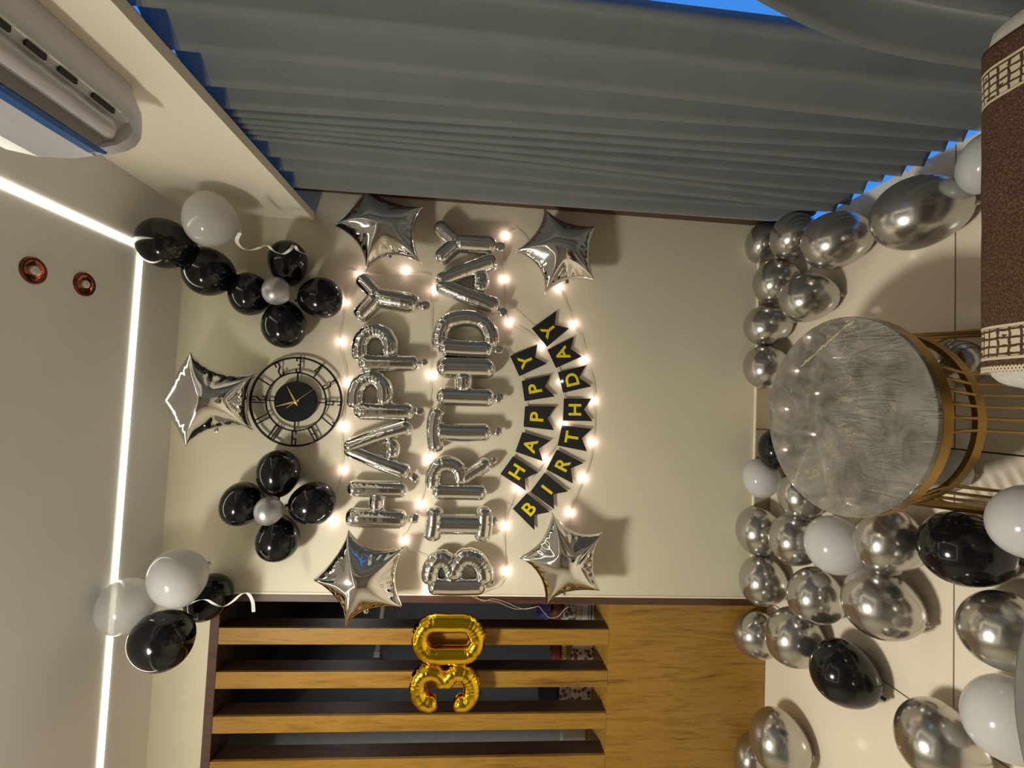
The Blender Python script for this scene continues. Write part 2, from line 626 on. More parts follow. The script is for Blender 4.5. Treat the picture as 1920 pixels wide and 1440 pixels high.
def smooth_path(p, ds, closed=False):
    """Catmull-Rom through the points, resampled at an even step"""
    p = np.array(p, float)
    n = len(p)
    out = []
    segs = n if closed else n - 1
    for i in range(segs):
        if closed:
            a, b, c, d = p[i - 1], p[i], p[(i + 1) % n], p[(i + 2) % n]
        else:
            b, c = p[i], p[i + 1]
            a = p[i - 1] if i > 0 else 2 * b - c
            d = p[i + 2] if i + 2 < n else 2 * c - b
        for t in np.linspace(0, 1, 24, endpoint=False):
            out.append(0.5 * ((2 * b) + (c - a) * t + (2 * a - 5 * b + 4 * c - d) * t * t + (3 * b - a - 3 * c + d) * t ** 3))
    if closed:
        out.append(out[0])
    else:
        out.append(p[-1])
    out = np.array(out)
    L_ = np.concatenate([[0], np.cumsum(np.linalg.norm(np.diff(out, axis=0), axis=1))])
    k = max(4, int(L_[-1] / ds))
    s = np.linspace(0, L_[-1], k + 1)
    r = np.stack([np.interp(s, L_, out[:, j]) for j in range(p.shape[1])], 1)
    return r[:-1] if closed else r


# ------------------------------------------------------------------ room shell
CH = 2.7154            # ceiling height
XL = -0.7923           # wall ends, partition begins
XP = 0.8551            # pelmet face
ZP = 2.1743            # pelmet underside
XR = 1.0               # window wall
YB = -4.3              # wall behind the camera
XW = -2.9              # left wall

fl = struct('floor', MB().box(XW, 0.918, YB, 0.1, -0.12, -0.006).box(XW, 2.0, 0.1, 4.0, -0.12, -0.006), 'grout')
g = 0.0022
k = 0
for iy in range(6):
    y1, y0 = -0.8 * iy, max(YB, -0.8 * (iy + 1))
    for ix in range(-4, 2):
        x0, x1 = 0.8 * ix, min(0.918, 0.8 * (ix + 1))
        x0 = max(x0, XW)
        if x1 - x0 < 0.05:
            continue
        obj('tile', MB().box(x0 + g, x1 - g, y0 + g, y1 - (g if iy else 0), -0.006, 0.0), 'tile', fl, origin=(x0, y0, 0))
ceil = struct('ceiling', MB().box(XW, 1.12, YB, 0.12, CH, CH + 0.1), 'ceil')
wb = MB().box(XL, 2.0, 0.0, 0.12, -0.01, CH + 0.1)
wb.box(XW, XL, 0.0, 0.12, 2.4976, CH)
struct('wall_back', wb, 'wall')
struct('wall_left', MB().box(XW - 0.1, XW, YB, 4.0, 0, CH), 'wall')
struct('wall_front', MB().box(XW, 1.12, YB - 0.1, YB, 0, CH), 'rear')
wr = MB().box(XR, XR + 0.12, YB, -3.4, 0, CH).box(XR, XR + 0.12, -3.4, -0.02, 2.66, CH).box(XR, XR + 0.12, -0.02, 0.0, 0, CH)
struct('wall_right', wr, 'wall')
bs = struct('baseboard_back', MB().box(XL, -g, -0.010, 0, 0, 0.078).box(g, XR, -0.010, 0, 0, 0.078), 'skirt')
obj('caulk_line', MB().box(XL, XR, -0.011, 0, 0.078, 0.084), 'caulk', bs)
obj('joint', MB().box(-g, g, -0.006, 0, 0.0, 0.078), 'grout', bs)
struct('trim_1', MB().box(XP, XP + 0.034, YB, 0, ZP, CH), 'pelmet')['label'] = 'cream pelmet board above the curtain'
struct('trim_2', MB().box(XL - 0.004, XL + 0.004, -0.0035, 0, 0.0, 2.49), 'caulk')['label'] = 'pale caulk line beside the dark post'

# sliding glass door behind the curtain
wf = struct('window_1', MB().box(XR - 0.015, XR + 0.05, -0.11, -0.002, 0.0, 2.66), 'frame')
obj('window_rail', MB().box(XR - 0.045, XR + 0.05, -3.4, -0.11, -0.42, -0.40), 'frame', wf)
obj('window_rail', MB().box(XR - 0.045, XR + 0.05, -3.4, -0.11, 2.60, 2.66), 'frame', wf)
for yy in (-1.5, -2.5, -3.4):
    obj('window_post', MB().box(XR - 0.046, XR + 0.045, yy, yy + 0.06, -0.40, 2.60), 'frame', wf)
gm, gnt, gp = mat('window glass')
gnt.nodes.remove(gp)
gt = N(gnt, 'ShaderNodeBsdfTransparent')
gt.inputs[0].default_value = (0.9, 0.95, 1, 1)
gg = N(gnt, 'ShaderNodeBsdfGlossy')
gg.inputs['Roughness'].default_value = 0.02
gx = N(gnt, 'ShaderNodeMixShader')
gx.inputs[0].default_value = 0.06
L(gnt, gt.outputs[0], gx.inputs[1])
L(gnt, gg.outputs[0], gx.inputs[2])
L(gnt, gx.outputs[0], gnt.nodes['Material Output'].inputs[0])
MT['glass'] = gm
for a, b in ((-0.11, -1.44), (-1.5, -2.44), (-2.5, -3.34)):
    obj('pane', MB().box(XR - 0.040, XR - 0.034, b, a, -0.40, 2.60), 'glass', wf)

# LED strip loop flush in the ceiling
ls = thing('led_strip', 'thin glowing warm white light strip running round the ceiling', 'light strip', (-0.45, -1.4, CH))
X0, X1, Y0, Y1 = -1.75, 0.6125, -2.6, -0.237
W = 0.0105
for nm, bxs in (('strip_run', (X0 - W, X1 + W, Y1 - W, Y1 + W)), ('strip_run', (X1 - W, X1 + W, Y0, Y1 - W)),
                ('strip_run', (X0 - W, X1 + W, Y0 - W, Y0 + W)), ('strip_run', (X0 - W, X0 + W, Y0, Y1 - W))):
    obj(nm, MB().box(*bxs, CH - 0.004, CH + 0.002), 'strip', ls)

# the ceiling lamp that lights the room (out of the frame, seen in the balloons)
lx, ly = LAMP_POS
cl = thing('ceiling_lamp', 'round white ceiling lamp on the left of the ceiling, outside the picture', 'lamp', (lx, ly, CH))
obj('lamp_rim', MB().lathe([(0.18, 0), (0.18, -0.03), (0.155, -0.035), (0.155, -0.02)], (lx, ly, CH), 48), 'white', cl, smooth=True)
obj('diffuser', MB().lathe([(0.0005, -0.060), (0.06, -0.057), (0.12, -0.045), (0.154, -0.026)], (lx, ly, CH), 48, caps=False), 'lamp', cl, smooth=True)
# two unlit copper downlights
for (px, py), lb in (((62, 507), 'copper recessed downlight nearer the air conditioner and the camera'),
                     ((158, 533), 'copper recessed downlight closer to the light strip on the decorated wall')):
    c = hz(px, py, CH)
    d = thing('downlight', lb, 'downlight', (c[0], c[1], CH), 'copper downlights in the ceiling')
    obj('rim', MB().lathe([(0.030, 0.0), (0.030, -0.005), (0.036, -0.006), (0.040, -0.002), (0.040, 0.0)], (c[0], c[1], CH), 32, caps=False), 'copperdark', d, smooth=True)
    obj('reflector', MB().lathe([(0.031, -0.004), (0.027, -0.0025), (0.016, -0.0012), (0.0005, -0.001)], (c[0], c[1], CH), 32, caps=False), 'copper', d, smooth='all')
    obj('lens', MB().lathe([(0.0125, -0.001), (0.0125, -0.007), (0.009, -0.010), (0.0005, -0.0105)], (c[0], c[1], CH), 24, caps=False), 'led_lens', d, smooth=True)

# ------------------------------------------------------------------ slatted partition
pt = thing('slatted_partition', 'honey wood partition of upright slats over a solid panel in a dark frame', 'partition', (-1.6, 0, 0))
FX1, FX0 = XL, -0.8288
DEP = 0.085
PAN = 0.7535
obj('frame_post', MB().box(FX0, FX1, -0.003, 0.13, 0.0, 2.4976, 0.0015), 'wenge', pt)
obj('frame_top', MB().box(XW, FX0, -0.003, 0.13, 2.4600, 2.4976, 0.0015), 'wenge', pt)
obj('base_panel', MB().box(XW, FX0, 0.0, 0.45, 0.0, PAN, 0.001), 'oak', pt)
for i in range(11):
    x1 = -0.9413 - 0.1855 * i
    x0 = x1 - 0.0695
    if x0 < XW:
        break
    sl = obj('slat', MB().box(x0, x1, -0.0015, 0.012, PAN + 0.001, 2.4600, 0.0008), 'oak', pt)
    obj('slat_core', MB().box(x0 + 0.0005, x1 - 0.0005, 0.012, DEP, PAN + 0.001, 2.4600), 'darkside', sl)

# the dim room beyond
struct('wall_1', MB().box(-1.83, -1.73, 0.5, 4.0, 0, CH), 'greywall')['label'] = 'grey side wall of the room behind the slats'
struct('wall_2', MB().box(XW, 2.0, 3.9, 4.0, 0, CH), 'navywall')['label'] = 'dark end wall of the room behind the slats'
struct('wall_3', MB().box(1.9, 2.0, 0.12, 4.0, 0, CH), 'greywall')
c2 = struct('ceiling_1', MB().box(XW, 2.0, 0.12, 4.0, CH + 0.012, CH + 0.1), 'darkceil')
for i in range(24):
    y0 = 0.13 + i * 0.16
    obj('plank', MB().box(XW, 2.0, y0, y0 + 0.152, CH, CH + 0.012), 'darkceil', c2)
rl = obj('curtain_rail', MB().tube([(-1.70, 1.15, 2.02), (-0.3, 1.75, 2.02)], 0.016, 10), 'white', origin=(-1.0, 1.45, 2.02))
tag(rl, 'pale horizontal rail glimpsed in the dark room behind the slats', 'rail')
obj('bracket', MB().box(-1.735, -1.69, 1.13, 1.17, 2.00, 2.04), 'white', rl)

# ------------------------------------------------------------------ curtain
CT = 2.215


PUSH = [(0.883, -0.045, 0.085, 0.10), (0.833, -0.26, 0.096, 0.105), (0.728, -0.493, 0.11, 0.118), (0.698, -0.797, 0.113, 0.122), (0.775, -0.937, 0.073, 0.085)]


def crests(z, part):
    t = max(0, (2.2 - z) / 2.15)          # 0 at the pelmet, 1 at the hem
    if part == 0:
        top = [-0.235, -0.353, -0.446, -0.542, -0.572, -0.600, -0.626, -0.655, -0.690, -0.781, -0.900, -1.016, -1.121]
        bot = [-0.285, -0.360, -0.385, -0.455, -0.52, -0.60, -0.66, -0.725, -0.79, -0.842, -0.902, -1.03, -1.108]
    else:
        gap = 0.13 * math.exp(-((z - 1.15) / 0.38) ** 2)
        top = [-1.125 - gap, -1.24 - gap * 0.7, -1.36 - gap * 0.3, -1.48, -1.60, -1.74, -1.88, -2.0, -2.14, -2.3, -2.45, -2.62, -2.8, -3.0, -3.2]
        bot = [-1.105 - gap, -1.22 - gap * 0.4, -1.34, -1.46, -1.57, -1.73, -1.86, -2.0, -2.15, -2.3, -2.46, -2.6, -2.8, -3.0, -3.2]
    return [a + (b - a) * t ** 1.15 for a, b in zip(top, bot)]


def make_curtain(part, label):
    NZ, NU = 70, 14
    vs, fs = [], []
    for iz in range(NZ + 1):
        t = iz / NZ
        zz = CT + (0.05 - CT) * t
        cr = crests(zz, part)
        row = []
        if part == 0:                      # the leading edge turns back to the window frame
            for q in (0.0, 0.25, 0.5, 0.75):
                row.append((0.984 - 0.090 * math.sin(q * math.pi / 2) ** 1.5, -0.105 + (cr[0] + 0.105) * q))
        else:
            for q in (0.0, 0.33, 0.66):
                row.append((0.925 - 0.045 * q, cr[0] + 0.012 - 0.012 * q))
        for k_ in range(len(cr) - 1):
            a, b = cr[k_], cr[k_ + 1]
            gap = abs(b - a)
            A = min(0.053, 0.16 * gap + 0.038) if gap > 0.05 else min(0.05, 0.9 * gap + 0.012)
            for u_ in range(NU):
                u = u_ / NU
                sh = math.sin(math.pi * u) ** 0.85
                uu = u + 0.06 * math.sin(2 * math.pi * u)
                y = a + (b - a) * uu
                wv = 0.006 * math.sin(6.2 * t + k_ * 1.7) * t
                sway = 0.010 * mnoise.noise(Vector((k_ * 1.3 + part * 9, t * 2.2, 0.0))) * t
                row.append((0.894 - 0.015 * part + A * sh + wv + sway, y + sway * 0.5))
        row.append((0.94, cr[-1] + (0.005 if part == 0 else -0.03)))
        n = len(row)
        for j, (x, y) in enumerate(row):
            zb = 0.030 + 0.022 * mnoise.noise(Vector((y * 6, 3.3, 0)))
            z = CT + (zb - CT) * t
            for cx, cy, cz, r in PUSH:
                d2 = r * r - (y - cy) ** 2 - (z - cz) ** 2
                if d2 > 0:
                    x = max(x, cx + math.sqrt(d2))
            vs.append((min(x, 0.950) if y < -0.12 else x, y, z))
    for iz in range(NZ):
        for j in range(n - 1):
            fs.append((iz * n + j, iz * n + j + 1, (iz + 1) * n + j + 1, (iz + 1) * n + j))
    o = obj('curtain', MB().add(vs, fs), 'curtain', origin=(0.93, -0.7 - part, 0.05), smooth='all')
    o.data.materials.append(MT['header'])
    for pl in o.data.polygons:
        if pl.center.z + 0.05 > 2.14:
            pl.material_index = 1
    sm = o.modifiers.new('cloth thickness', 'SOLIDIFY')
    sm.thickness = 0.0025
    sm.offset = 1.0
    tag(o, label, 'curtain', 'grey curtains over the window')
    return o


cu = make_curtain(0, 'long grey pleated curtain panel nearer the decorated wall')
make_curtain(1, 'second grey curtain panel, nearer the camera past the blue gap')
obj('curtain_track', MB().box(0.922, 0.930, -3.2, -0.13, CT - 0.004, CT + 0.012), 'white', cu)

# ------------------------------------------------------------------ air conditioner
def make_ac():
    ye, yn = -0.765, -1.64
    root = thing('air_conditioner', 'white split air conditioner with a blue strip, mounted above the curtain', 'air conditioner', (XP, -1.2, 2.32))
    # (out from the wall, height) profile, closed
    P = [(0.0, 2.330), (0.05, 2.322), (0.0945, 2.318), (0.1005, 2.3215), (0.110, 2.338), (0.165, 2.350), (0.196, 2.352),
         (0.207, 2.362), (0.216, 2.40), (0.218, 2.50), (0.205, 2.58), (0.16, 2.618), (0.0, 2.622)]

    def end_y(a):                     # rounded plan: the corner sweeps back towards the front
        return ye - 0.03 * max(0, 1 - a / 0.05) ** 2 - 0.085 * (max(0, a - 0.10) / 0.118) ** 2.2
    ctr = np.array([0.09, 2.47])
    vs, fs = [], []
    n = len(P)
    secs = [(0.0, 0.80), (0.004, 0.88), (0.012, 0.94), (0.026, 0.98), (0.042, 1.0), (0.052, 1.0)]
    PC = list(P)
    PC[2:7] = [(0.09, 2.3185), (0.118, 2.3185), (0.145, 2.323), (0.172, 2.331), (0.195, 2.345)]
    for i_, (dy, sc) in enumerate(secs):
        for a, b in (PC if i_ < 5 else P):
            aa = ctr[0] + (a - ctr[0]) * (0.6 + 0.4 * sc) if a > 0 else 0.0
            bb = ctr[1] + (b - ctr[1]) * (0.5 + 0.5 * sc)
            vs.append((XP - 0.001 - aa, end_y(a) - dy, bb))
    for dy, sc in ((0.06, 1.0), (0.01, 0.97), (0.0, 0.88)):
        for a, b in P:
            vs.append((XP - 0.001 - (ctr[0] + (a - ctr[0]) * (0.6 + 0.4 * sc) if a > 0 else 0.0), yn + dy, ctr[1] + (b - ctr[1]) * (0.5 + 0.5 * sc)))
    m_ = len(secs) + 3
    for i in range(m_ - 1):
        for j in range(n):
            l = (j + 1) % n
            fs.append((i * n + j, i * n + l, (i + 1) * n + l, (i + 1) * n + j))
    fs += [tuple(range(n)), tuple(range((m_ - 1) * n + n - 1, (m_ - 1) * n - 1, -1))]
    obj('body', MB().add(vs, fs), 'ac', root, smooth=True)
    # grey strip painting the shaded gap behind the louver, the louver, the film strip, the front panel
    obj('outlet_gap_shade', MB().box(XP - 0.199, XP - 0.166, yn + 0.1, ye - 0.088, 2.3475, 2.356), 'acgrey', root)
    lv = MB()
    prof = []
    for k_ in range(13):
        a = math.pi * k_ / 12
        prof.append((XP - 0.137 + 0.031 * math.cos(a), 2.350 - 0.024 * math.sin(a)))
    vs, fs = [], []
    ys = [ye - 0.070, ye - 0.073, ye - 0.08, ye - 0.095, yn + 0.12, yn + 0.1]
    sc = [0.3, 0.7, 0.92, 1.0, 1.0, 0.6]
    for y, q in zip(ys, sc):
        for a, b in prof:
            vs.append((XP - 0.137 + (a - XP + 0.137) * (0.7 + 0.3 * q), y, 2.350 + (b - 2.350) * q))
    for i in range(len(ys) - 1):
        for j in range(12):
            fs.append((i * 13 + j, i * 13 + j + 1, (i + 1) * 13 + j + 1, (i + 1) * 13 + j))
    obj('louver', lv.add(vs, fs), 'louver', root, smooth='all', label='glossy curved louver')
    obj('outlet_lip', MB().box(XP - 0.0985, XP - 0.0945, yn + 0.08, ye - 0.085, 2.315, 2.323), 'white', root)
    for k_ in range(9):
        y1 = ye - 0.115 - 0.063 * k_ - (0.0 if k_ else 0.0)
        if k_ == 0:
            y1, y0 = ye - 0.10, ye - 0.158
        else:
            y1 = ye - 0.158 - 0.04 - 0.068 * (k_ - 1)
            y0 = y1 - 0.040
        obj('slot_shade', MB().box(XP - 0.112, XP - 0.1005, y0, y1, 2.3185, 2.325), 'black', root)  # solid dark box paints the shade inside the opening
    st = MB()
    pts = [(ye - 0.075, 0.2015), (ye - 0.10, 0.2095), (ye - 0.2, 0.2115), (yn + 0.1, 0.2115)]
    vs, fs = [], []
    for y, o_ in pts:
        vs += [(XP - o_ + 0.010, y, 2.3475), (XP - o_ - 0.001, y, 2.352), (XP - o_ - 0.0045, y, 2.372), (XP - o_ + 0.010, y, 2.372)]
    for i in range(len(pts) - 1):
        for j in range(4):
            l = (j + 1) % 4
            fs.append((i * 4 + j, i * 4 + l, (i + 1) * 4 + l, (i + 1) * 4 + j))
    fs += [(0, 1, 2, 3), tuple(len(vs) - 4 + k_ for k_ in (3, 2, 1, 0))]
    obj('film_strip', st.add(vs, fs), 'blue', root, label='blue film strip along the lower edge')
    fp = MB()
    pr = [(0.211, 2.372), (0.2215, 2.42), (0.224, 2.50), (0.212, 2.575)]
    vs, fs = [], []
    for y, d in ((ye - 0.078, -0.004), (ye - 0.082, 0.0), (yn + 0.08, 0.0)):
        for a, b in pr:
            vs.append((XP - a - d - 0.001, y, b))
        for a, b in reversed(pr):
            vs.append((XP - a + 0.006, y, b))
    m_ = 8
    for i in range(2):
        for j in range(m_):
            l = (j + 1) % m_
            fs.append((i * m_ + j, i * m_ + l, (i + 1) * m_ + l, (i + 1) * m_ + j))
    fs += [tuple(range(8)), tuple(range(23, 15, -1))]
    obj('front_panel', fp.add(vs, fs), 'ac', root)


make_ac()

# ------------------------------------------------------------------ latex balloons
BAL = []


def pear(c, A, B1, B2, la, lb1, lb2, nu=40, nv=22):
    """egg with its neck towards +A"""
    vs, fs = [], []
    for i in range(nv + 1):
        th = math.pi * i / nv
        t = -math.cos(th)
        r = math.sin(th) * (1 - 0.10 * t - 0.03 * t * t)
        for k_ in range(nu):
            a = 2 * math.pi * k_ / nu
            vs.append(c + A * la * t + B1 * (lb1 * r * math.cos(a)) + B2 * (lb2 * r * math.sin(a)))
    for i in range(nv):
        for k_ in range(nu):
            l = (k_ + 1) % nu
            fs.append((i * nu + k_, i * nu + l, (i + 1) * nu + l, (i + 1) * nu + k_))
    return vs, fs


def ellipse_rays(cx, cy, a, b, ang):
    an = math.radians(ang)
    u = np.array([math.cos(an), math.sin(an)])
    v = np.array([-math.sin(an), math.cos(an)])
    c = np.array([cx, cy])

    def nr(p):
        d = ray(*p)
        return d / np.linalg.norm(d)
    return nr(c + u * a), nr(c - u * a), nr(c + v * b), nr(c - v * b)


def balloon(cx, cy, a, b, ang, mt, label, on='floor', Y=None, dist=None, neck=1, group=None, off=0.0, knot=True):
    """an inflated balloon whose outline is the given ellipse, resting on the floor / wall or at distance"""
    r1, r2, r3, r4 = ellipse_rays(cx, cy, a, b, ang)
    d = (r1 + r2) / np.linalg.norm(r1 + r2) + (r3 + r4) / np.linalg.norm(r3 + r4)
    d /= np.linalg.norm(d)
    ha = math.acos(np.clip(r1 @ r2, -1, 1)) / 2
    hb = math.acos(np.clip(r3 @ r4, -1, 1)) / 2
    ha, hb = math.sin(ha), math.sin(hb)
    A = r1 - r2
    A -= d * (A @ d)
    A /= np.linalg.norm(A)
    B1 = np.cross(d, A)
    lo, hi = 0.2, 4.0

    def support(t):
        la, lb = t * ha, t * hb
        bm_ = 0.5 * (la + lb) * 0.96 if la > lb else lb
        bm_ = min(bm_, lb * 1.06)
        c = CAM + d * t
        ax = 2 if on == 'floor' else 1
        s = math.sqrt((A[ax] * la) ** 2 + (B1[ax] * lb) ** 2 + (d[ax] * bm_) ** 2)
        return c, la, lb, bm_, s
    if on == 'dist':
        t = dist
    else:
        for _ in range(60):
            t = (lo + hi) / 2
            c, la, lb, bm_, s = support(t)
            val = (c[2] - s - off) if on == 'floor' else (-(c[1] + s) - off)
            if val > 0:
                lo = t
            else:
                hi = t
    c, la, lb, bm_, s = support(t)
    A2 = A * neck
    vs, fs = pear(c, A2, B1, d, la, lb, bm_)
    o = obj('balloon', MB().add(vs, fs), mt, origin=c, smooth='all')
    tag(o, label, 'balloon', group)
    if knot:
        rk = 0.10 * lb
        obj('knot', MB().lathe([(rk * 1.3, -0.02 * la), (rk * 0.65, 0.05 * la), (rk * 0.5, 0.08 * la), (rk * 0.85, 0.115 * la), (rk * 0.5, 0.125 * la)],
                               c + A2 * la * 0.97, 12, axis=A2), mt, o, smooth='all')
    BAL.append((label, c, max(la, lb, bm_)))
    return o


G1 = 'silver balloons on the floor by the curtain'
G2 = 'silver balloons heaped on the floor below the partition'
fb = [
    # right group, by the curtain
    (1432, 456, 36, 38, 0, 'silver', 'small chrome silver balloon deepest in the corner by the curtain, against the wall', G1, 1, 0),
    (1490, 443, 48, 45, 0, 'silver', 'chrome silver balloon under the curtain, second from the corner', G1, 1, 0),
    (1570, 450, 73, 53, -13, 'silver', 'large chrome silver balloon with a blue glint, third from the corner under the curtain', G1, 1, 0),
    (1727, 398, 103, 68, -10, 'silver', 'biggest chrome silver balloon under the curtain, beside the brown throw', G1, 1, 0),
    (1457, 528, 47, 43, 0, 'silver', 'chrome silver balloon against the wall, behind the rounder one left of the corner heap', G1, 1, 0),
    (1517, 558, 59, 46, -5, 'silver', 'round chrome silver balloon on the open floor right of the table', G1, 1, 0),
    (1440, 610, 48, 38, -8, 'silver', 'chrome silver balloon touching the wall right behind the round table', G1, 1, 0),
    (1438, 688, 46, 41, -5, 'silver', 'chrome silver balloon by the wall, half hidden by the table top edge', G1, 1, 0),
    # behind the table
    (1457, 843, 38, 38, 0, 'blacklatex', 'black balloon by the wall behind the table, next to a white one', None, 1, 0),
    (1428, 897, 37, 37, 0, 'whitelatex', 'white balloon leaning on the wall behind the table', None, 1, 0.02),
    (1503, 930, 47, 46, 0, 'silver', 'chrome silver balloon half hidden behind the left edge of the table', G2, 1, 0),
    (1425, 997, 48, 45, 8, 'silver', 'chrome silver balloon against the wall, first left of the white wall balloon', G2, 1, 0),
    (1492, 1013, 54, 48, 12, 'silver', 'chrome silver balloon between the wall row and the white floor balloon', G2, 1, 0),
    (1570, 1023, 66, 54, 10, 'whitelatex', 'white balloon lying among silver ones just left of the table', None, 1, 0),
    (1668, 1014, 74, 66, 20, 'silver', 'chrome silver balloon tucked under the left side of the table', G2, 1, 0),
    (1812, 1031, 102, 68, 14, 'blacklatex', 'large glossy black balloon near the table legs', None, 1, 0),
    (1943, 982, 103, 70, 18, 'whitelatex', 'large white balloon nearest the camera, beside the glossy black one', None, 1, 0.05),
    (1432, 1090, 50, 46, 22, 'silver', 'chrome silver balloon at the foot of the dark partition post', G2, 1, 0),
    (1531, 1119, 61, 52, 28, 'silver', 'chrome silver balloon in the middle of the heap by the partition', G2, 1, 0),
    (1656, 1134, 88, 64, 24, 'silver', 'large chrome silver balloon nearest the camera in the heap, in front of the partition', G2, 1, 0),
    (1420, 1192, 51, 43, 48, 'silver', 'small chrome silver balloon against the wooden panel', G2, 1, 0),
    (1492, 1197, 64, 54, 33, 'silver', 'chrome silver balloon between the wooden panel and the matt black balloon', G2, 1, 0),
    (1586, 1264, 79, 58, 33, 'blacklatex', 'black balloon alone on the left floor in front of the wooden panel', None, 1, 0),
    (1463, 1393, 66, 57, 25, 'silver', 'round chrome silver balloon at the far left by the wooden panel', G2, 1, 0),
    (1412, 1424, 42, 42, 30, 'silver', 'chrome silver balloon at the far left, mostly hidden behind the round one', G2, 1, 0),
    (1767, 1396, 108, 72, 30, 'silver', 'large chrome silver balloon with a blue glint at the left edge of the floor', G2, 1, 0),
    (1897, 1352, 112, 76, 32, 'whitelatex', 'white balloon half covered by the grey round table top', None, 1, 0),
    (1890, 1186, 108, 72, 28, 'silver', 'large chrome silver balloon between the black balloon and the grey table top', G2, 1, 0),
    # by the window and under the table
    (1852, 305, 64, 56, -8, 'whitelatex', 'white balloon between the curtain hem and the brown throw', None, 1, 0),
    (1800, 682, 60, 45, -4, 'silver', 'chrome silver balloon seen through the table legs beside the throw', G1, 1, 0),
    (1772, 882, 55, 42, 8, 'whitelatex', 'white balloon under the table seen through its base ring', None, 1, 0),
]
for cx, cy, a, b, ang, mt, lb, grp, nk, off in fb:
    balloon(cx, cy, a, b, ang, mt, lb, 'floor', neck=nk, group=grp, off=0.0015 + off)

G3 = 'black balloon petals of the flower right of the clock'
G4 = 'black balloon petals of the flower left of the clock'
for cx, cy, a, b, ang, neck, lb in (
        (540, 494, 44, 38, 88, 1, 'black petal balloon on the right of the flower right of the clock'),
        (470, 552, 44, 40, 8, 1, 'black petal balloon on top of the flower right of the clock, touching the corner chain'),
        (600, 559, 43, 39, 175, 1, 'black petal balloon at the bottom of the flower right of the clock'),
        (533, 608, 45, 44, 92, -1, 'black petal balloon on the left of the flower right of the clock')):
    balloon(cx, cy, a, b, ang, 'blacklatex', lb, 'wall', neck=neck, group=G3, off=0.002)
for cx, cy, a, b, ang, neck, lb in (
        (522, 888, 45, 43, 90, 1, 'black petal balloon on the right of the flower left of the clock'),
        (455, 945, 44, 42, 5, 1, 'black petal balloon on top of the flower left of the clock'),
        (585, 944, 46, 41, 175, 1, 'black petal balloon at the bottom of the flower left of the clock'),
        (521, 1009, 45, 42, 92, -1, 'black petal balloon on the left of the flower left of the clock')):
    balloon(cx, cy, a, b, ang, 'blacklatex', lb, 'wall', neck=neck, group=G4, off=0.002)
balloon(519, 546, 29.5, 26, 15, 'pearl', 'small pearl silver balloon at the heart of the flower right of the clock', 'wall', off=0.165, knot=False)
balloon(504.5, 958, 30, 26, -15, 'pearl', 'small pearl silver balloon at the heart of the flower left of the clock', 'wall', off=0.165, knot=False)
# chain up to the ceiling corner on the right
balloon(312, 457, 62, 46, 8, 'blacklatex', 'black balloon pressed against the ceiling where the light strip turns', 'dist', dist=2.16, neck=1)
balloon(392, 510, 54, 45, 10, 'blacklatex', 'black balloon in the right chain, below the one at the ceiling', 'wall', off=0.06, neck=1)
balloon(395, 412, 57, 51, 20, 'whitelatex', 'white balloon with a curled ribbon, hung high in the right corner by the pelmet', 'wall', off=0.17, neck=1)
# bunch at the upper left
balloon(334, 1083, 63, 54, -25, 'whitelatex', 'white balloon with a ribbon in front of the bunch above the partition', 'dist', dist=2.12, neck=1)
balloon(237, 1136, 64, 50, -15, 'clearwhite', 'thin see-through white balloon over the light strip, topmost of the left bunch', 'dist', dist=2.22, neck=1)
balloon(305, 1200, 72, 55, -40, 'blacklatex', 'large black balloon at the lower front of the bunch above the partition', 'dist', dist=2.16, neck=1)
balloon(390, 1121, 54, 40, -55, 'blacklatex', 'black balloon at the back of the bunch above the partition, over the frame corner', 'wall', off=0.0, neck=-1)


def ribbon(px, Y, wd, label, name='ribbon'):
    P3 = smooth_path([hy(x, y, Y + dy) for (x, y, dy) in px], 0.006)
    vs, fs = [], []
    n = len(P3)
    for i, p in enumerate(P3):
        q = p + np.array(wd)
        vs += [p, q, q + np.array([0, 0.0006, 0]), p + np.array([0, 0.0006, 0])]
    for i in range(n - 1):
        for j in range(4):
            l = (j + 1) % 4
            fs.append((i * 4 + j, i * 4 + l, (i + 1) * 4 + l, (i + 1) * 4 + j))
    fs += [(0, 1, 2, 3), tuple(4 * n - 4 + k_ for k_ in (3, 2, 1, 0))]
    o = obj(name, MB().add(vs, fs), 'ribbon', origin=P3[0], smooth=True)
    tag(o, label, 'ribbon')


ribbon([(446, 436, -.075), (440, 450, -.06), (446, 461, -.03), (458, 468, .01), (470, 468, .0), (482, 464, -.02), (497, 459, 0), (508, 469, .02), (526, 476, 0), (540, 468, -.02), (548, 459, 0), (556, 470, .02), (575, 478, 0)],
       -0.26, (0.0, 0.004, -0.012), 'curled white ribbon trailing from the white balloon across the right flower')
ribbon([(347, 1136, 0), (365, 1127, -.01), (383, 1125, 0), (398, 1133, .015), (415, 1138, .01), (433, 1128, -.01), (448, 1115, 0), (461, 1113, .01), (470, 1128, .02), (472, 1148, .01)],
       -0.27, (0.0, 0.004, -0.011), 'curled white ribbon hanging from the bunch over the partition frame')

# ------------------------------------------------------------------ foil balloons


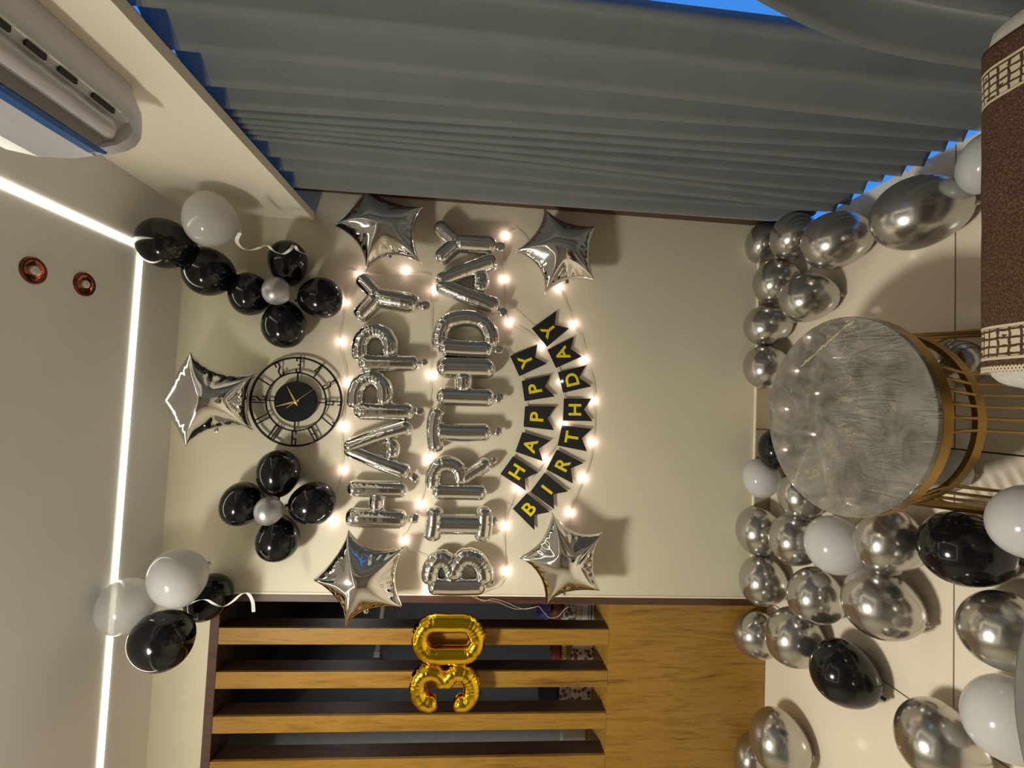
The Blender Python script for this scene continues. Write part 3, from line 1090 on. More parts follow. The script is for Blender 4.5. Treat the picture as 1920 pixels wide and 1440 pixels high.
def foil_tube(mb, pts2, r0, Y, closed=False, r1=None, n=26, depth=1.0, ext=0.5):
    """inflated foil stroke in the wall plane: pts2 in x,z"""
    p = np.array(pts2, float)
    if not closed:
        e0 = p[0] - p[1]
        e1 = p[-1] - p[-2]
        p[0] = p[0] + e0 / np.linalg.norm(e0) * r0 * ext * 0.6
        p[-1] = p[-1] + e1 / np.linalg.norm(e1) * (r1 or r0) * ext * 0.6
    P = smooth_path(p, 0.0035, closed)
    m = len(P)
    T = np.zeros_like(P)
    for i in range(m):
        a = P[(i + 1) % m] if closed or i < m - 1 else P[i]
        b = P[i - 1] if closed or i > 0 else P[i]
        T[i] = (a - b) / (np.linalg.norm(a - b) + 1e-9)
    Ln = np.concatenate([[0], np.cumsum(np.linalg.norm(np.diff(P, axis=0), axis=1))])
    # bending at each sample, softened
    cur = np.zeros(m)
    for i in range(m):
        t0, t1 = T[i - 4] if (closed or i >= 4) else T[0], T[(i + 4) % m] if (closed or i + 4 < m) else T[-1]
        cur[i] = abs(t0[0] * t1[1] - t0[1] * t1[0])
    vs, fs = [], []
    ph = rng.rand() * 6
    for i in range(m):
        s = Ln[i]
        rr = r0 if r1 is None else r0 + (r1 - r0) * s / Ln[-1]
        if not closed:
            e = min(s, Ln[-1] - s)
            if e < rr:
                q = 1 - e / rr
                rr *= max(0.06, math.sqrt(max(0, 1 - q ** 2.4)))
        lat = np.array([-T[i][1], T[i][0]])
        cw = min(1.0, cur[i] * 2.2)
        ple = math.exp(-(((s * (1 + 0.12 * math.sin(s * 37)) + ph) % 0.025 - 0.0125) / 0.0026) ** 2)
        sw = 0.5 + 0.5 * math.sin(s * 560 + ph)
        big = 0.014 * mnoise.noise(Vector((s * 30, ph, 0)))
        for k_ in range(n):
            a = 2 * math.pi * k_ / n
            ca, sa = math.cos(a), math.sin(a)
            side = abs(ca)
            f = 1 + big - (0.008 + 0.085 * cw) * ple * (0.25 + 0.75 * side) - 0.055 * sw * side ** 14
            if k_ == 0 or k_ == n // 2:
                f *= 1.06 + 0.03 * math.sin(s * 900 + k_)
            q = P[i] + lat * (rr * f * ca)
            vs.append((q[0], Y - rr * f * sa * depth, q[1]))
    for i in range(m if closed else m - 1):
        j = (i + 1) % m
        for k_ in range(n):
            l = (k_ + 1) % n
            fs.append((i * n + k_, i * n + l, j * n + l, j * n + k_))
    if not closed:
        fs.append(tuple(range(n)))
        fs.append(tuple((m - 1) * n + k_ for k_ in range(n - 1, -1, -1)))
    mb.add(vs, fs)


C4 = (620, 480, 0.17708)      # crop frames the strokes were measured in: offset x, offset y, pixels per unit
C5 = (620, 735, 0.17708)
C2 = (560, 320, 1 / 3)
C3 = (560, 780, 1 / 3)
CG = (760, 1120, 180 / 1178)


def stroke(fr, pts, Y):
    out = []
    for x, y in pts:
        h = hy(fr[0] + x * fr[2], fr[1] + y * fr[2], Y)
        out.append((h[0], h[2]))
    return out


def foil(fr, strokes, label, cat, mt='chrome', Y=-0.045, tab=None, group=None):
    mb = MB()
    k_ = fr[2] / FPX * (Y - CAM[1]) * (1.18 if mt == 'chrome' else 1.04)
    allp = []
    for st in strokes:
        pts, r = st[0], st[1]
        closed = len(st) > 2 and st[2] == 'c'
        r1 = st[2] * k_ if len(st) > 2 and st[2] != 'c' else None
        q = stroke(fr, pts, Y)
        allp += q
        foil_tube(mb, q, r * k_, Y, closed, r1)
    c = np.mean(np.array(allp), axis=0)
    o = obj('foil_letter' if cat == 'letter balloon' else 'foil_number', mb, mt, origin=(c[0], Y, c[1]), smooth='all')
    tag(o, label, cat, group)
    if tab:
        tb = MB()
        foil_tube(tb, stroke(fr, tab[0], Y), tab[1] * k_, Y, n=16, depth=0.35)
        obj('filler_tail', tb, mt, o, smooth='all')
    return o


GH = 'silver foil letters of the upper word'
GB = 'silver foil letters of the lower word'
foil(C5, [([(185, 1325), (450, 1335), (790, 1345)], 84), ([(205, 1015), (480, 1025), (790, 1030)], 74), ([(500, 1250), (492, 1180), (500, 1095)], 72)],
     'silver foil letter H that starts the word HAPPY', 'letter balloon', group=GH, tab=([(850, 1340), (925, 1340)], 42))
foil(C5, [([(165, 585), (520, 455), (845, 365)], 62, 74), ([(165, 600), (500, 735), (820, 850)], 58, 74), ([(625, 520), (660, 600), (640, 690)], 66)],
     'silver foil letter A of HAPPY, between H and the first P', 'letter balloon', group=GH, tab=([(850, 880), (910, 930)], 38))
foil(C4, [([(275, 1640), (560, 1640), (865, 1645)], 80), ([(275, 1600), (270, 1470), (320, 1350), (430, 1292), (520, 1325), (570, 1420), (572, 1570)], 78)],
     'silver foil first letter P of HAPPY, next to the A', 'letter balloon', group=GH, tab=([(900, 1642), (980, 1645)], 36))
foil(C4, [([(320, 1130), (620, 1132), (920, 1138)], 78), ([(318, 1090), (318, 950), (365, 850), (470, 800), (570, 830), (622, 920), (628, 1050)], 80)],
     'silver foil second letter P of HAPPY, next to the Y', 'letter balloon', group=GH, tab=([(960, 1135), (1020, 1120)], 30))
foil(C4, [([(320, 235), (400, 320), (500, 425)], 78), ([(295, 650), (395, 545), (500, 430)], 78), ([(480, 425), (620, 455), (920, 510)], 92)],
     'silver foil letter Y that ends the word HAPPY, under the top star', 'letter balloon', group=GH, tab=([(960, 520), (1040, 530)], 42))
foil(C3, [([(740, 950), (890, 955), (1040, 950)], 42), ([(742, 930), (745, 865), (780, 808), (825, 806), (858, 850), (868, 900)], 42),
          ([(868, 905), (885, 845), (935, 795), (1000, 805), (1040, 860), (1043, 930)], 44)],
     'silver foil letter B that starts the word BIRTHDAY, above the partition post', 'letter balloon', group=GB, tab=([(1065, 935), (1100, 940)], 12))
foil(C3, [([(768, 520), (765, 600), (748, 688)], 44), ([(1045, 522), (1042, 600), (1030, 688)], 44), ([(770, 605), (905, 608), (1040, 610)], 47)],
     'silver foil letter I of BIRTHDAY with serif bars', 'letter balloon', group=GB, tab=([(1075, 590), (1110, 598)], 22))
foil(C5, [([(1095, 1050), (1380, 1055), (1630, 1062)], 72), ([(1092, 1010), (1092, 890), (1140, 790), (1240, 762), (1335, 795), (1382, 880), (1375, 960)], 74),
          ([(1385, 930), (1530, 835), (1675, 745)], 66)],
     'silver foil letter R of BIRTHDAY', 'letter balloon', group=GB, tab=([(1710, 730), (1750, 715)], 30))
foil(C5, [([(1140, 185), (1108, 300), (1098, 410), (1105, 530), (1122, 615)], 72), ([(1120, 405), (1330, 425), (1680, 425)], 82)],
     'silver foil letter T of BIRTHDAY', 'letter balloon', group=GB, tab=([(1745, 420), (1800, 425)], 40))
foil(C2, [([(790, 1265), (930, 1270), (1090, 1275)], 46), ([(790, 1105), (930, 1107), (1090, 1112)], 50), ([(932, 1240), (928, 1190), (935, 1140)], 46)],
     'silver foil letter H in the middle of BIRTHDAY', 'letter balloon', group=GB, tab=([(1110, 1278), (1145, 1282)], 24))
foil(C2, [([(800, 990), (940, 1000), (1080, 1005)], 44), ([(800, 985), (798, 930), (830, 862), (900, 832), (980, 832), (1045, 862), (1080, 925), (1083, 985)], 43)],
     'silver foil letter D of BIRTHDAY', 'letter balloon', group=GB, tab=([(1105, 1005), (1145, 1010)], 18))
foil(C2, [([(785, 625), (950, 560), (1105, 508)], 38, 44), ([(785, 640), (950, 705), (1120, 765)], 36, 44), ([(1015, 585), (1028, 625), (1018, 680)], 40)],
     'silver foil letter A of BIRTHDAY, pointing up between D and Y', 'letter balloon', group=GB, tab=([(1135, 785), (1165, 808)], 22))
foil(C2, [([(785, 305), (835, 360), (895, 405)], 40), ([(788, 505), (840, 455), (895, 410)], 40), ([(885, 405), (990, 415), (1100, 422)], 46)],
     'silver foil letter Y that ends the word BIRTHDAY, between the two right stars', 'letter balloon', group=GB, tab=([(1115, 425), (1155, 428)], 22))
foil(CG, [([(330, 318), (540, 318), (745, 322), (840, 385), (885, 510), (835, 640), (740, 698), (540, 702), (330, 698), (225, 635), (182, 510), (225, 385)], 102, 'c')],
     'gold foil number zero on the slats above the gold three', 'number balloon', 'goldfoil', Y=-0.055, tab=([(900, 500), (975, 495)], 24))
foil(CG, [([(370, 1265), (290, 1285), (205, 1240), (155, 1140), (165, 1010), (240, 925), (345, 910), (430, 965), (485, 1065)], 100, 96),
          ([(485, 1065), (545, 965), (650, 905), (755, 945), (815, 1050), (815, 1170), (760, 1270), (690, 1290), (620, 1270)], 96, 100)],
     'gold foil number three on the slats beside the gold zero', 'number balloon', 'goldfoil', Y=-0.055)


def star(fr, tips, notches, label, thick, Y, tilt=None, group='silver foil star balloons'):
    """pillow star: tips and notches in crop units, going round"""
    tp = np.array([(fr[0] + x * fr[2], fr[1] + y * fr[2]) for x, y in tips])
    nc = np.array([(fr[0] + x * fr[2], fr[1] + y * fr[2]) for x, y in notches])
    def w2(p):
        h = hy(p[0], p[1], Y)
        return np.array([h[0], h[2]])
    T = [w2(p) for p in tp]
    Nn = [w2(p) for p in nc]
    K = 44
    arcs = []
    for i in range(5):
        a, b, c = T[i], Nn[i], T[(i + 1) % 5]
        q = 2 * b - 0.5 * (a + c)
        q = b + (q - b) * 0.8
        ts = np.linspace(0, 1, K, endpoint=False)[:, None]
        arcs.append((1 - ts) ** 2 * a + 2 * ts * (1 - ts) * q + ts ** 2 * c)
    rim = np.concatenate(arcs)
    ctr = np.mean(np.array(T), axis=0)
    arcs_f = [np.concatenate([a, arcs[(i + 1) % 5][:1]]) for i, a in enumerate(arcs)]
    rho = np.concatenate([[0.0], np.linspace(0.06, 0.86, 16), [0.905, 0.94, 0.965, 0.985, 1.0]])

    def inner(p):
        ds = []
        for ar in arcs_f:
            a, b = ar[:-1], ar[1:]
            ab = b - a
            t = np.clip(((p - a) * ab).sum(1) / ((ab * ab).sum(1) + 1e-12), 0, 1)
            ds.append(np.sqrt((((a + ab * t[:, None]) - p) ** 2).sum(1).min()) + 1e-5)
        ds = np.array(ds)
        return (ds ** -5.0).sum() ** (-1 / 5.0)
    D0 = inner(ctr)
    nr = len(rim)
    vs = {1: [], -1: []}
    for sgn in (1, -1):
        for ri, r in enumerate(rho):
            for k_ in range(nr):
                p = ctr + (rim[k_] - ctr) * r
                if r >= 0.9999:
                    h = 0.0
                else:
                    D = inner(p) / D0
                    h = thick * D ** 0.62
                    # seam pleats, strongest in the notches
                    u = (k_ % K) / K
                    nt_ = math.exp(-((u - 0.5) / 0.22) ** 2)
                    pl = math.sin(k_ * 2 * math.pi / 7.3 + ctr[0] * 40) * (0.012 + 0.05 * nt_) * max(0, 1 - abs(r - 0.86) / 0.14)
                    fold = -0.10 * nt_ ** 3 * math.exp(-((r - 0.72) / 0.16) ** 2)
                    soft = 0.022 * mnoise.noise(Vector((p[0] * 14, p[1] * 14, sgn * 5 + ctr[0] * 9)))
                    h *= 1 + pl + fold + soft
                vs[sgn].append((p[0], Y - sgn * h, p[1]))
    mb = MB()
    for sgn in (1, -1):
        fs = []
        for i in range(len(rho) - 1):
            for k_ in range(nr):
                l = (k_ + 1) % nr
                if i == 0:
                    fs.append((k_, nr + k_, nr + l))
                else:
                    fs.append((i * nr + k_, i * nr + l, (i + 1) * nr + l, (i + 1) * nr + k_))
        v = vs[sgn]
        mb.add(v, fs)
    # merge doubles at the centre and along the seam
    import bmesh
    bm = bmesh.new()
    me = bpy.data.meshes.new('tmp')
    me.from_pydata(mb.v, [], mb.f)
    bm.from_mesh(me)
    bmesh.ops.remove_doubles(bm, verts=bm.verts[:], dist=1e-5)
    if tilt:
        c3 = Vector((ctr[0], Y, ctr[1]))
        Rm = Matrix.Rotation(tilt[0], 4, 'X') @ Matrix.Rotation(tilt[1], 4, 'Z')
        for q in bm.verts:
            q.co = c3 + Rm @ (q.co - c3)
    bm.verts.index_update()
    m2 = MB()
    m2.add([q.co for q in bm.verts], [[q.index for q in f.verts] for f in bm.faces])
    bm.free()
    bpy.data.meshes.remove(me)
    o = obj('foil_star', m2, 'chrome', origin=(ctr[0], Y, ctr[1]), smooth='all')
    tag(o, label, 'star balloon', group)
    # filler tail at the last tip's neighbour notch
    a = Nn[2]
    dirv = (a - ctr) / np.linalg.norm(a - ctr)
    tb = MB()
    foil_tube(tb, [tuple(a - dirv * 0.012), tuple(a + dirv * 0.004), tuple(a + dirv * 0.018)], 0.010, Y, n=14, depth=0.3)
    obj('filler_tail', tb, 'chrome', o, smooth='all')
    return o


CS = (300, 630, 0.20833)
star(CS, [(310, 145), (840, 322), (800, 862), (265, 990), (95, 580)], [(520, 330), (740, 590), (500, 825), (190, 800), (205, 340)],
     'silver foil star above the clock, leaning under the ceiling', 0.085, -0.13, tilt=(0.42, 0.0))
star(C2, [(385, 108), (708, 205), (690, 522), (378, 568), (203, 312)], [(545, 190), (645, 350), (508, 470), (340, 415), (300, 215)],
     'silver foil star beside the Y of HAPPY, touching the curtain frame', 0.085, -0.095)
star(C2, [(1378, 208), (1672, 315), (1672, 627), (1380, 703), (1210, 457)], [(1500, 295), (1630, 470), (1505, 612), (1350, 540), (1345, 335)],
     'silver foil star right of the pennants, below the curtain side Y', 0.085, -0.095)
star(C3, [(280, 638), (600, 730), (586, 1072), (262, 1188), (80, 920)], [(405, 748), (540, 900), (378, 1085), (225, 1030), (215, 780)],
     'silver foil star beside the H of HAPPY, overlapping the partition post', 0.09, -0.10)
star(C3, [(1425, 540), (1710, 650), (1697, 982), (1390, 1062), (1228, 795)], [(1550, 655), (1655, 820), (1500, 985), (1355, 895), (1375, 690)],
     'silver foil star left of the pennants, lowest on the left side', 0.09, -0.10)

# ------------------------------------------------------------------ clock
def make_clock():
    c = hy(555.5, 753, -0.02)
    root = thing('wall_clock', 'black open metal wall clock with gold hands', 'clock', c)
    Y0_, Y1_ = -0.024, -0.018

    def ring(r, w_):
        return MB().lathe([(r - w_, Y0_), (r + w_, Y0_), (r + w_, Y1_), (r - w_, Y1_), (r - w_, Y0_)], (c[0], 0, c[2]), 72, axis=(0, 1, 0), caps=False)
    obj('outer_ring', ring(0.1925, 0.0042), 'blacksteel', root, smooth=True)
    obj('inner_ring', ring(0.1265, 0.0031), 'blacksteel', root, smooth=True)
    obj('dial', MB().lathe([(0.088, -0.032), (0.0875, -0.034), (0.0005, -0.034)], (c[0], 0, c[2]), 64, axis=(0, 1, 0), caps=False).lathe([(0.088, -0.032), (0.088, -0.014), (0.0005, -0.014)], (c[0], 0, c[2]), 64, axis=(0, 1, 0), caps=False), 'dial', root, smooth=True)
    roll = math.radians(0)

    def P(ang, r, u=0.0):
        """clock angle (clockwise from the top), radius and sideways shift"""
        a = math.radians(ang)
        return (c[0] + math.sin(a) * r + math.cos(a) * u, c[2] + math.cos(a) * r - math.sin(a) * u)

    def bar(mb, p, q, w_, ya, yb):
        p, q = np.array(p), np.array(q)
        d = (q - p) / np.linalg.norm(q - p)
        n = np.array([-d[1], d[0]]) * w_
        p, q = p - d * w_ * 0.6, q + d * w_ * 0.6
        mb.prism([tuple(p + n), tuple(q + n), tuple(q - n), tuple(p - n)], ya, yb)
    for a in (0, 90, 180, 270):
        mb = MB()
        bar(mb, P(a, 0.086), P(a, 0.126), 0.0026, Y0_, Y1_)
        obj('spoke', mb, 'blacksteel', root)
    dg = {'1': [[(0, 0), (0, 1)]],
          '2': [[(-1, .72), (-1, 1)], [(-1, .98), (1, .98)], [(1, 1), (1, .62)], [(1, .62), (-1, .38)], [(-1, .38), (-1, 0)], [(-1, .02), (1, .02)], [(1, 0), (1, .2)]],
          '3': [[(-1, 1), (1, 1)], [(1, 1), (1, 0)], [(1, 0), (-1, 0)], [(-1, 1), (-1, .8)], [(-1, 0), (-1, .22)], [(1, .52), (-.2, .52)]],
          '4': [[(.6, 0), (.6, 1)], [(.6, 1), (-1, .45)], [(-1, .45), (.6, .45)]],
          '5': [[(1, 1), (-1, 1)], [(-1, 1), (-1, .6)], [(-1, .6), (1, .5)], [(1, .5), (1, 0)], [(1, 0), (-1, 0)], [(-1, 0), (-1, .2)]],
          '6': [[(-1, 1), (-1, 0)], [(-1, 1), (1, 1)], [(1, 1), (1, .8)], [(-1, 0), (1, 0)], [(1, 0), (1, .45)], [(1, .45), (-1, .5)]],
          '7': [[(-1, .82), (-1, 1)], [(-1, 1), (1, 1)], [(1, 1), (-.2, 0)]],
          '8': [[(-1, 0), (-1, 1)], [(1, 0), (1, 1)], [(-1, 1), (1, 1)], [(-1, 0), (1, 0)], [(-1, .58), (1, .42)]],
          '9': [[(1, 0), (1, 1)], [(1, 1), (-1, 1)], [(-1, 1), (-1, .58)], [(-1, .58), (1, .5)], [(1, 0), (-1, 0)], [(-1, 0), (-1, .18)]],
          '0': [[(-1, 0), (-1, 1)], [(1, 0), (1, 1)], [(-1, 1), (1, 1)], [(-1, 0), (1, 0)]]}
    for h in range(1, 13):
        mb = MB()
        s = str(h)
        for j, ch in enumerate(s):
            hw = 0.0075
            cu_ = 0 if len(s) == 1 else (-0.0085 if j == 0 else 0.0075)
            if ch == '1' and len(s) == 2 and j == 0:
                cu_ = -0.0105
            for (u0, v0), (u1, v1) in dg[ch]:
                r0, r1 = 0.129, 0.190
                bar(mb, P(h * 30, r0 + v0 * (r1 - r0), cu_ + u0 * hw), P(h * 30, r0 + v1 * (r1 - r0), cu_ + u1 * hw), 0.0025, Y0_, Y1_)
        obj('numeral', mb, 'blacksteel', root)
    cc = hy(300 + 1218 * .20833, 630 + 592 * .20833, -0.038)

    def hand(name, tip, tail, w0, y):
        t = hy(300 + tip[0] * .20833, 630 + tip[1] * .20833, y)
        e = hy(300 + tail[0] * .20833, 630 + tail[1] * .20833, y)
        t2, e2 = np.array([t[0], t[2]]), np.array([e[0], e[2]])
        d = (t2 - e2) / np.linalg.norm(t2 - e2)
        n = np.array([-d[1], d[0]])
        mid = e2 + (t2 - e2) * 0.42
        mb = MB().prism([tuple(e2 + n * w0), tuple(mid + n * w0 * 1.1), tuple(t2 + n * w0 * .25), tuple(t2 - n * w0 * .25), tuple(mid - n * w0 * 1.1), tuple(e2 - n * w0)], y - 0.0008, y + 0.0008)
        obj(name, mb, 'goldhand', root)
    hand('minute_hand', (1040, 635), (1250, 583), 0.0036, -0.0385)
    hand('hour_hand', (1145, 455), (1235, 625), 0.0038, -0.0365)
    hand('second_hand', (1385, 475), (1138, 648), 0.0013, -0.0405)
    obj('hub', MB().lathe([(0.007, -0.034), (0.007, -0.042), (0.004, -0.0435), (0.0004, -0.044)], (cc[0], 0, cc[2]), 20, axis=(0, 1, 0), caps=False), 'goldhand', root, smooth=True)
    obj('standoff', MB().lathe([(0.03, -0.014), (0.03, 0.0)], (c[0], 0, c[2]), 24, axis=(0, 1, 0)), 'blacksteel', root)


make_clock()

# ------------------------------------------------------------------ pennant banners


def glyph(ch, size):
    cu_ = bpy.data.curves.new('glyph', 'FONT')
    cu_.body = ch
    cu_.size = size
    cu_.offset = size * 0.022
    cu_.extrude = 0.0004
    cu_.align_x = 'CENTER'
    cu_.align_y = 'CENTER'
    o = bpy.data.objects.new('glyph', cu_)
    COL.objects.link(o)
    dg = bpy.context.evaluated_depsgraph_get()
    me = bpy.data.meshes.new_from_object(o.evaluated_get(dg))
    bpy.data.objects.remove(o)
    v = [np.array(q.co) for q in me.vertices]
    f = [tuple(p.vertices) for p in me.polygons]
    return v, f


def banner(label, flags):
    ctr = hy(*flags[3][1][0], -0.014)
    root = thing('pennant_banner', label, 'banner', ctr)
    tops = []
    for i, (ch, P) in enumerate(flags):
        yy = -0.014 - 0.0012 * (i % 2)
        q = [hy(x, y, yy) for x, y in P]
        a, b, tb, nn, ta = [np.array([p[0], p[2]]) for p in q]
        # a,b: upper corners (left, right); tb, ta: tails; nn: notch
        mb = MB().prism([tuple(a), tuple(b), tuple(tb), tuple(nn), tuple(ta)], yy - 0.0004, yy + 0.0004)
        fo = obj('pennant', mb, 'card', root)
        tops += [a, b]
        upv = ((a + b) / 2 - (ta + tb) / 2)
        H = np.linalg.norm(upv)
        upv /= H
        rt = np.array([upv[1], -upv[0]])
        cen = (a + b) / 2 - upv * H * 0.43
        v, f = glyph(ch, H * 0.60)
        vv = [(cen[0] + p[0] * rt[0] * 1.05 + p[1] * upv[0], yy - 0.0010 - p[2], cen[1] + p[0] * rt[1] * 1.05 + p[1] * upv[1]) for p in v]
        obj('letter', MB().add(vv, f), 'goldprint', fo)
    return root, tops


def cf(fr, pts):
    return [(fr[0] + x * fr[2], fr[1] + y * fr[2]) for x, y in pts]


# corner order: left, right, right tail, notch, left tail (left and right as read)
h_flags = [('H', cf(C3, [(1133, 325), (1205, 225), (1348, 318), (1272, 352), (1278, 420)])),
           ('A', cf(C3, [(1218, 200), (1257, 90), (1418, 138), (1350, 185), (1375, 255)])),
           ('P', cf(C2, [(1264, 1440), (1272, 1325), (1447, 1325), (1400, 1393), (1437, 1460)])),
           ('P', cf(C2, [(1270, 1297), (1253, 1183), (1418, 1148), (1385, 1215), (1440, 1270)])),
           ('Y', cf(C2, [(1240, 1157), (1188, 1043), (1343, 977), (1330, 1050), (1397, 1085)]))]
b_flags = [('B', cf(C3, [(1203, 520), (1282, 433), (1412, 540), (1325, 558), (1327, 643)])),
           ('I', cf(C3, [(1302, 425), (1382, 318), (1515, 425), (1432, 440), (1437, 525)])),
           ('R', cf(C3, [(1392, 300), (1450, 188), (1602, 265), (1530, 295), (1543, 380)])),
           ('T', cf(C3, [(1455, 166), (1480, 52), (1650, 72), (1592, 125), (1622, 199)])),
           ('H', cf(C2, [(1485, 1406), (1490, 1282), (1648, 1282), (1605, 1345), (1653, 1409)])),
           ('D', cf(C2, [(1486, 1250), (1457, 1134), (1618, 1094), (1577, 1165), (1648, 1213)])),
           ('A', cf(C2, [(1446, 1111), (1398, 1008), (1548, 933), (1530, 1003), (1593, 1045)])),
           ('Y', cf(C2, [(1396, 992), (1310, 888), (1450, 788), (1440, 868), (1522, 886)]))]
for lb, fl_, ends in (('upper row of black pennants spelling HAPPY in gold', h_flags, ((930, 905), (950, 650))),
                      ('lower, longer row of black pennants spelling BIRTHDAY in gold', b_flags, ((950, 945), (945, 560)))):
    root, tops = banner(lb, fl_)
    e0, e1 = hy(*ends[0], -0.006), hy(*ends[1], -0.006)
    pts = [(e0[0], -0.006, e0[2])] + [(p[0], -0.0165, p[1]) for p in tops] + [(e1[0], -0.006, e1[2])]
    obj('string', MB().tube(pts, 0.0009, 5), 'string', root)

# ------------------------------------------------------------------ fairy lights


def fairy(label, wire, bulbs, Y=-0.010):
    base = hy(*wire[0], Y)
    root = thing('fairy_light_string', label, 'string lights', base, 'fairy light strings on the wall')
    P3 = []
    for i, (x, y) in enumerate(wire):
        P3.append(hy(x, y, Y))
    sp = smooth_path(P3, 0.012)
    for i in range(len(sp)):
        sp[i] += np.array([0.0025 * mnoise.noise(Vector((i * 0.35, 1, 0))), 0.003 * mnoise.noise(Vector((i * 0.3, 5, 0))), 0.0025 * mnoise.noise(Vector((i * 0.35, 9, 0)))])
    obj('wire', MB().tube(sp, 0.0013, 6), 'wire', root, smooth='all')
    for x, y in bulbs:
        p = hy(x, y, Y - 0.006)
        obj('bulb', MB().lathe([(0.0004, -0.0045), (0.003, -0.003), (0.0042, 0.0), (0.003, 0.003), (0.0004, 0.0045)], p, 10), 'bulb', root, smooth='all')


fairy('fairy light string framing the word HAPPY in a tall loop',
      [(618, 984), (628, 940), (641, 883), (642, 800), (650, 718), (638, 640), (645, 565), (648, 520), (655, 505), (673, 509), (715, 512), (760, 511), (800, 515), (808, 525), (810, 542), (808, 620), (808, 702), (804, 780), (803, 862), (787, 948), (757, 1015), (800, 1045), (850, 1075)],
      [(673, 511), (760, 507), (812, 542), (643, 565), (638, 640), (650, 718), (642, 800), (641, 883), (808, 702), (803, 862), (787, 948), (757, 1015), (621, 978)])
fairy('fairy light string running under BIRTHDAY and through the pennants',
      [(948, 440), (945, 480), (945, 522), (948, 570), (956, 603), (985, 622), (1017, 647), (1040, 680), (1054, 715), (1056, 755), (1057, 796), (1045, 830), (1023, 862), (1000, 893), (973, 917), (955, 950), (946, 987), (944, 1030), (948, 1073), (935, 1100), (905, 1112), (885, 1118)],
      [(948, 440), (945, 522), (956, 603), (1017, 647), (1054, 715), (1057, 796), (1023, 862), (973, 917), (946, 987), (948, 1073), (802, 1108)])
fairy('fairy light string curving below the pennants between the two lower stars',
      [(950, 438), (970, 432), (1000, 470), (1049, 538), (1060, 570), (1077, 607), (1092, 640), (1097, 675), (1110, 712), (1114, 751), (1113, 790), (1112, 830), (1105, 865), (1095, 897), (1080, 930), (1071, 963), (1068, 990)],
      [(1049, 538), (1077, 607), (1097, 675), (1114, 751), (1112, 830), (1095, 897), (1071, 963)])
for lb, px in (('loose pale light wire looping over the partition post', [(885, 1118), (900, 1124), (930, 1128), (960, 1140), (975, 1142), (1000, 1139), (1010, 1137), (1018, 1146), (1030, 1158), (1046, 1156), (1058, 1143), (1066, 1138)]),
               ('second loose light wire crossing the partition post', [(890, 1117), (905, 1127), (925, 1123), (950, 1130), (968, 1138), (985, 1142), (1003, 1139)])):
    sp = smooth_path([hy(x, y, -0.012) for x, y in px], 0.008)
    o = obj('light_wire', MB().tube(sp, 0.0010, 5), 'wire', origin=sp[0], smooth='all')
    tag(o, lb, 'wire', 'loose light wires')

# ------------------------------------------------------------------ round marble table
def make_table():
    cx, cy, tz = TABLE_C
    root = thing('round_side_table', 'low round side table with a grey marble top and gold wire frame', 'table', (cx, cy, 0))
    R = TABLE_R
    obj('marble_top', MB().lathe([(0.0005, tz - 0.014), (R - 0.002, tz - 0.014), (R, tz - 0.012), (R, tz - 0.0015), (R - 0.0015, tz), (0.0005, tz)], (cx, cy, 0), 120, caps=False),
        'marble', root, origin=(cx, cy, tz), smooth=True)
    obj('rim_band', MB().lathe([(R - 0.012, tz - 0.0145), (R - 0.0015, tz - 0.0145), (R - 0.0015, tz - 0.040), (R - 0.012, tz - 0.040), (R - 0.012, tz - 0.0145)], (cx, cy, 0), 120, caps=False), 'goldlegs', root, smooth=True)

    def band(z, r, h, t):
        return MB().lathe([(r - t, z), (r, z), (r, z + h), (r - t, z + h), (r - t, z)], (cx, cy, 0), 96, caps=False)
    obj('waist_ring', band(0.235, 0.236, 0.022, 0.012), 'goldlegs', root, smooth=True)
    obj('base_ring', band(0.0, 0.264, 0.012, 0.016), 'goldlegs', root, smooth=True)
    for k_ in range(30):                       # five clusters of six rods
        ph = math.radians(-5 + 72 * (k_ // 6) + 6.8 * (k_ % 6))
        d = np.array([math.sin(ph), -math.cos(ph)])
        P = [(cx + d[0] * r, cy + d[1] * r, z) for r, z in ((R - 0.008, tz - 0.035), (0.246, 0.30), (0.231, 0.246), (0.236, 0.20), (0.256, 0.006))]
        obj('rod', MB().tube(P, 0.0042, 8), 'goldlegs', root, smooth='all')


make_table()

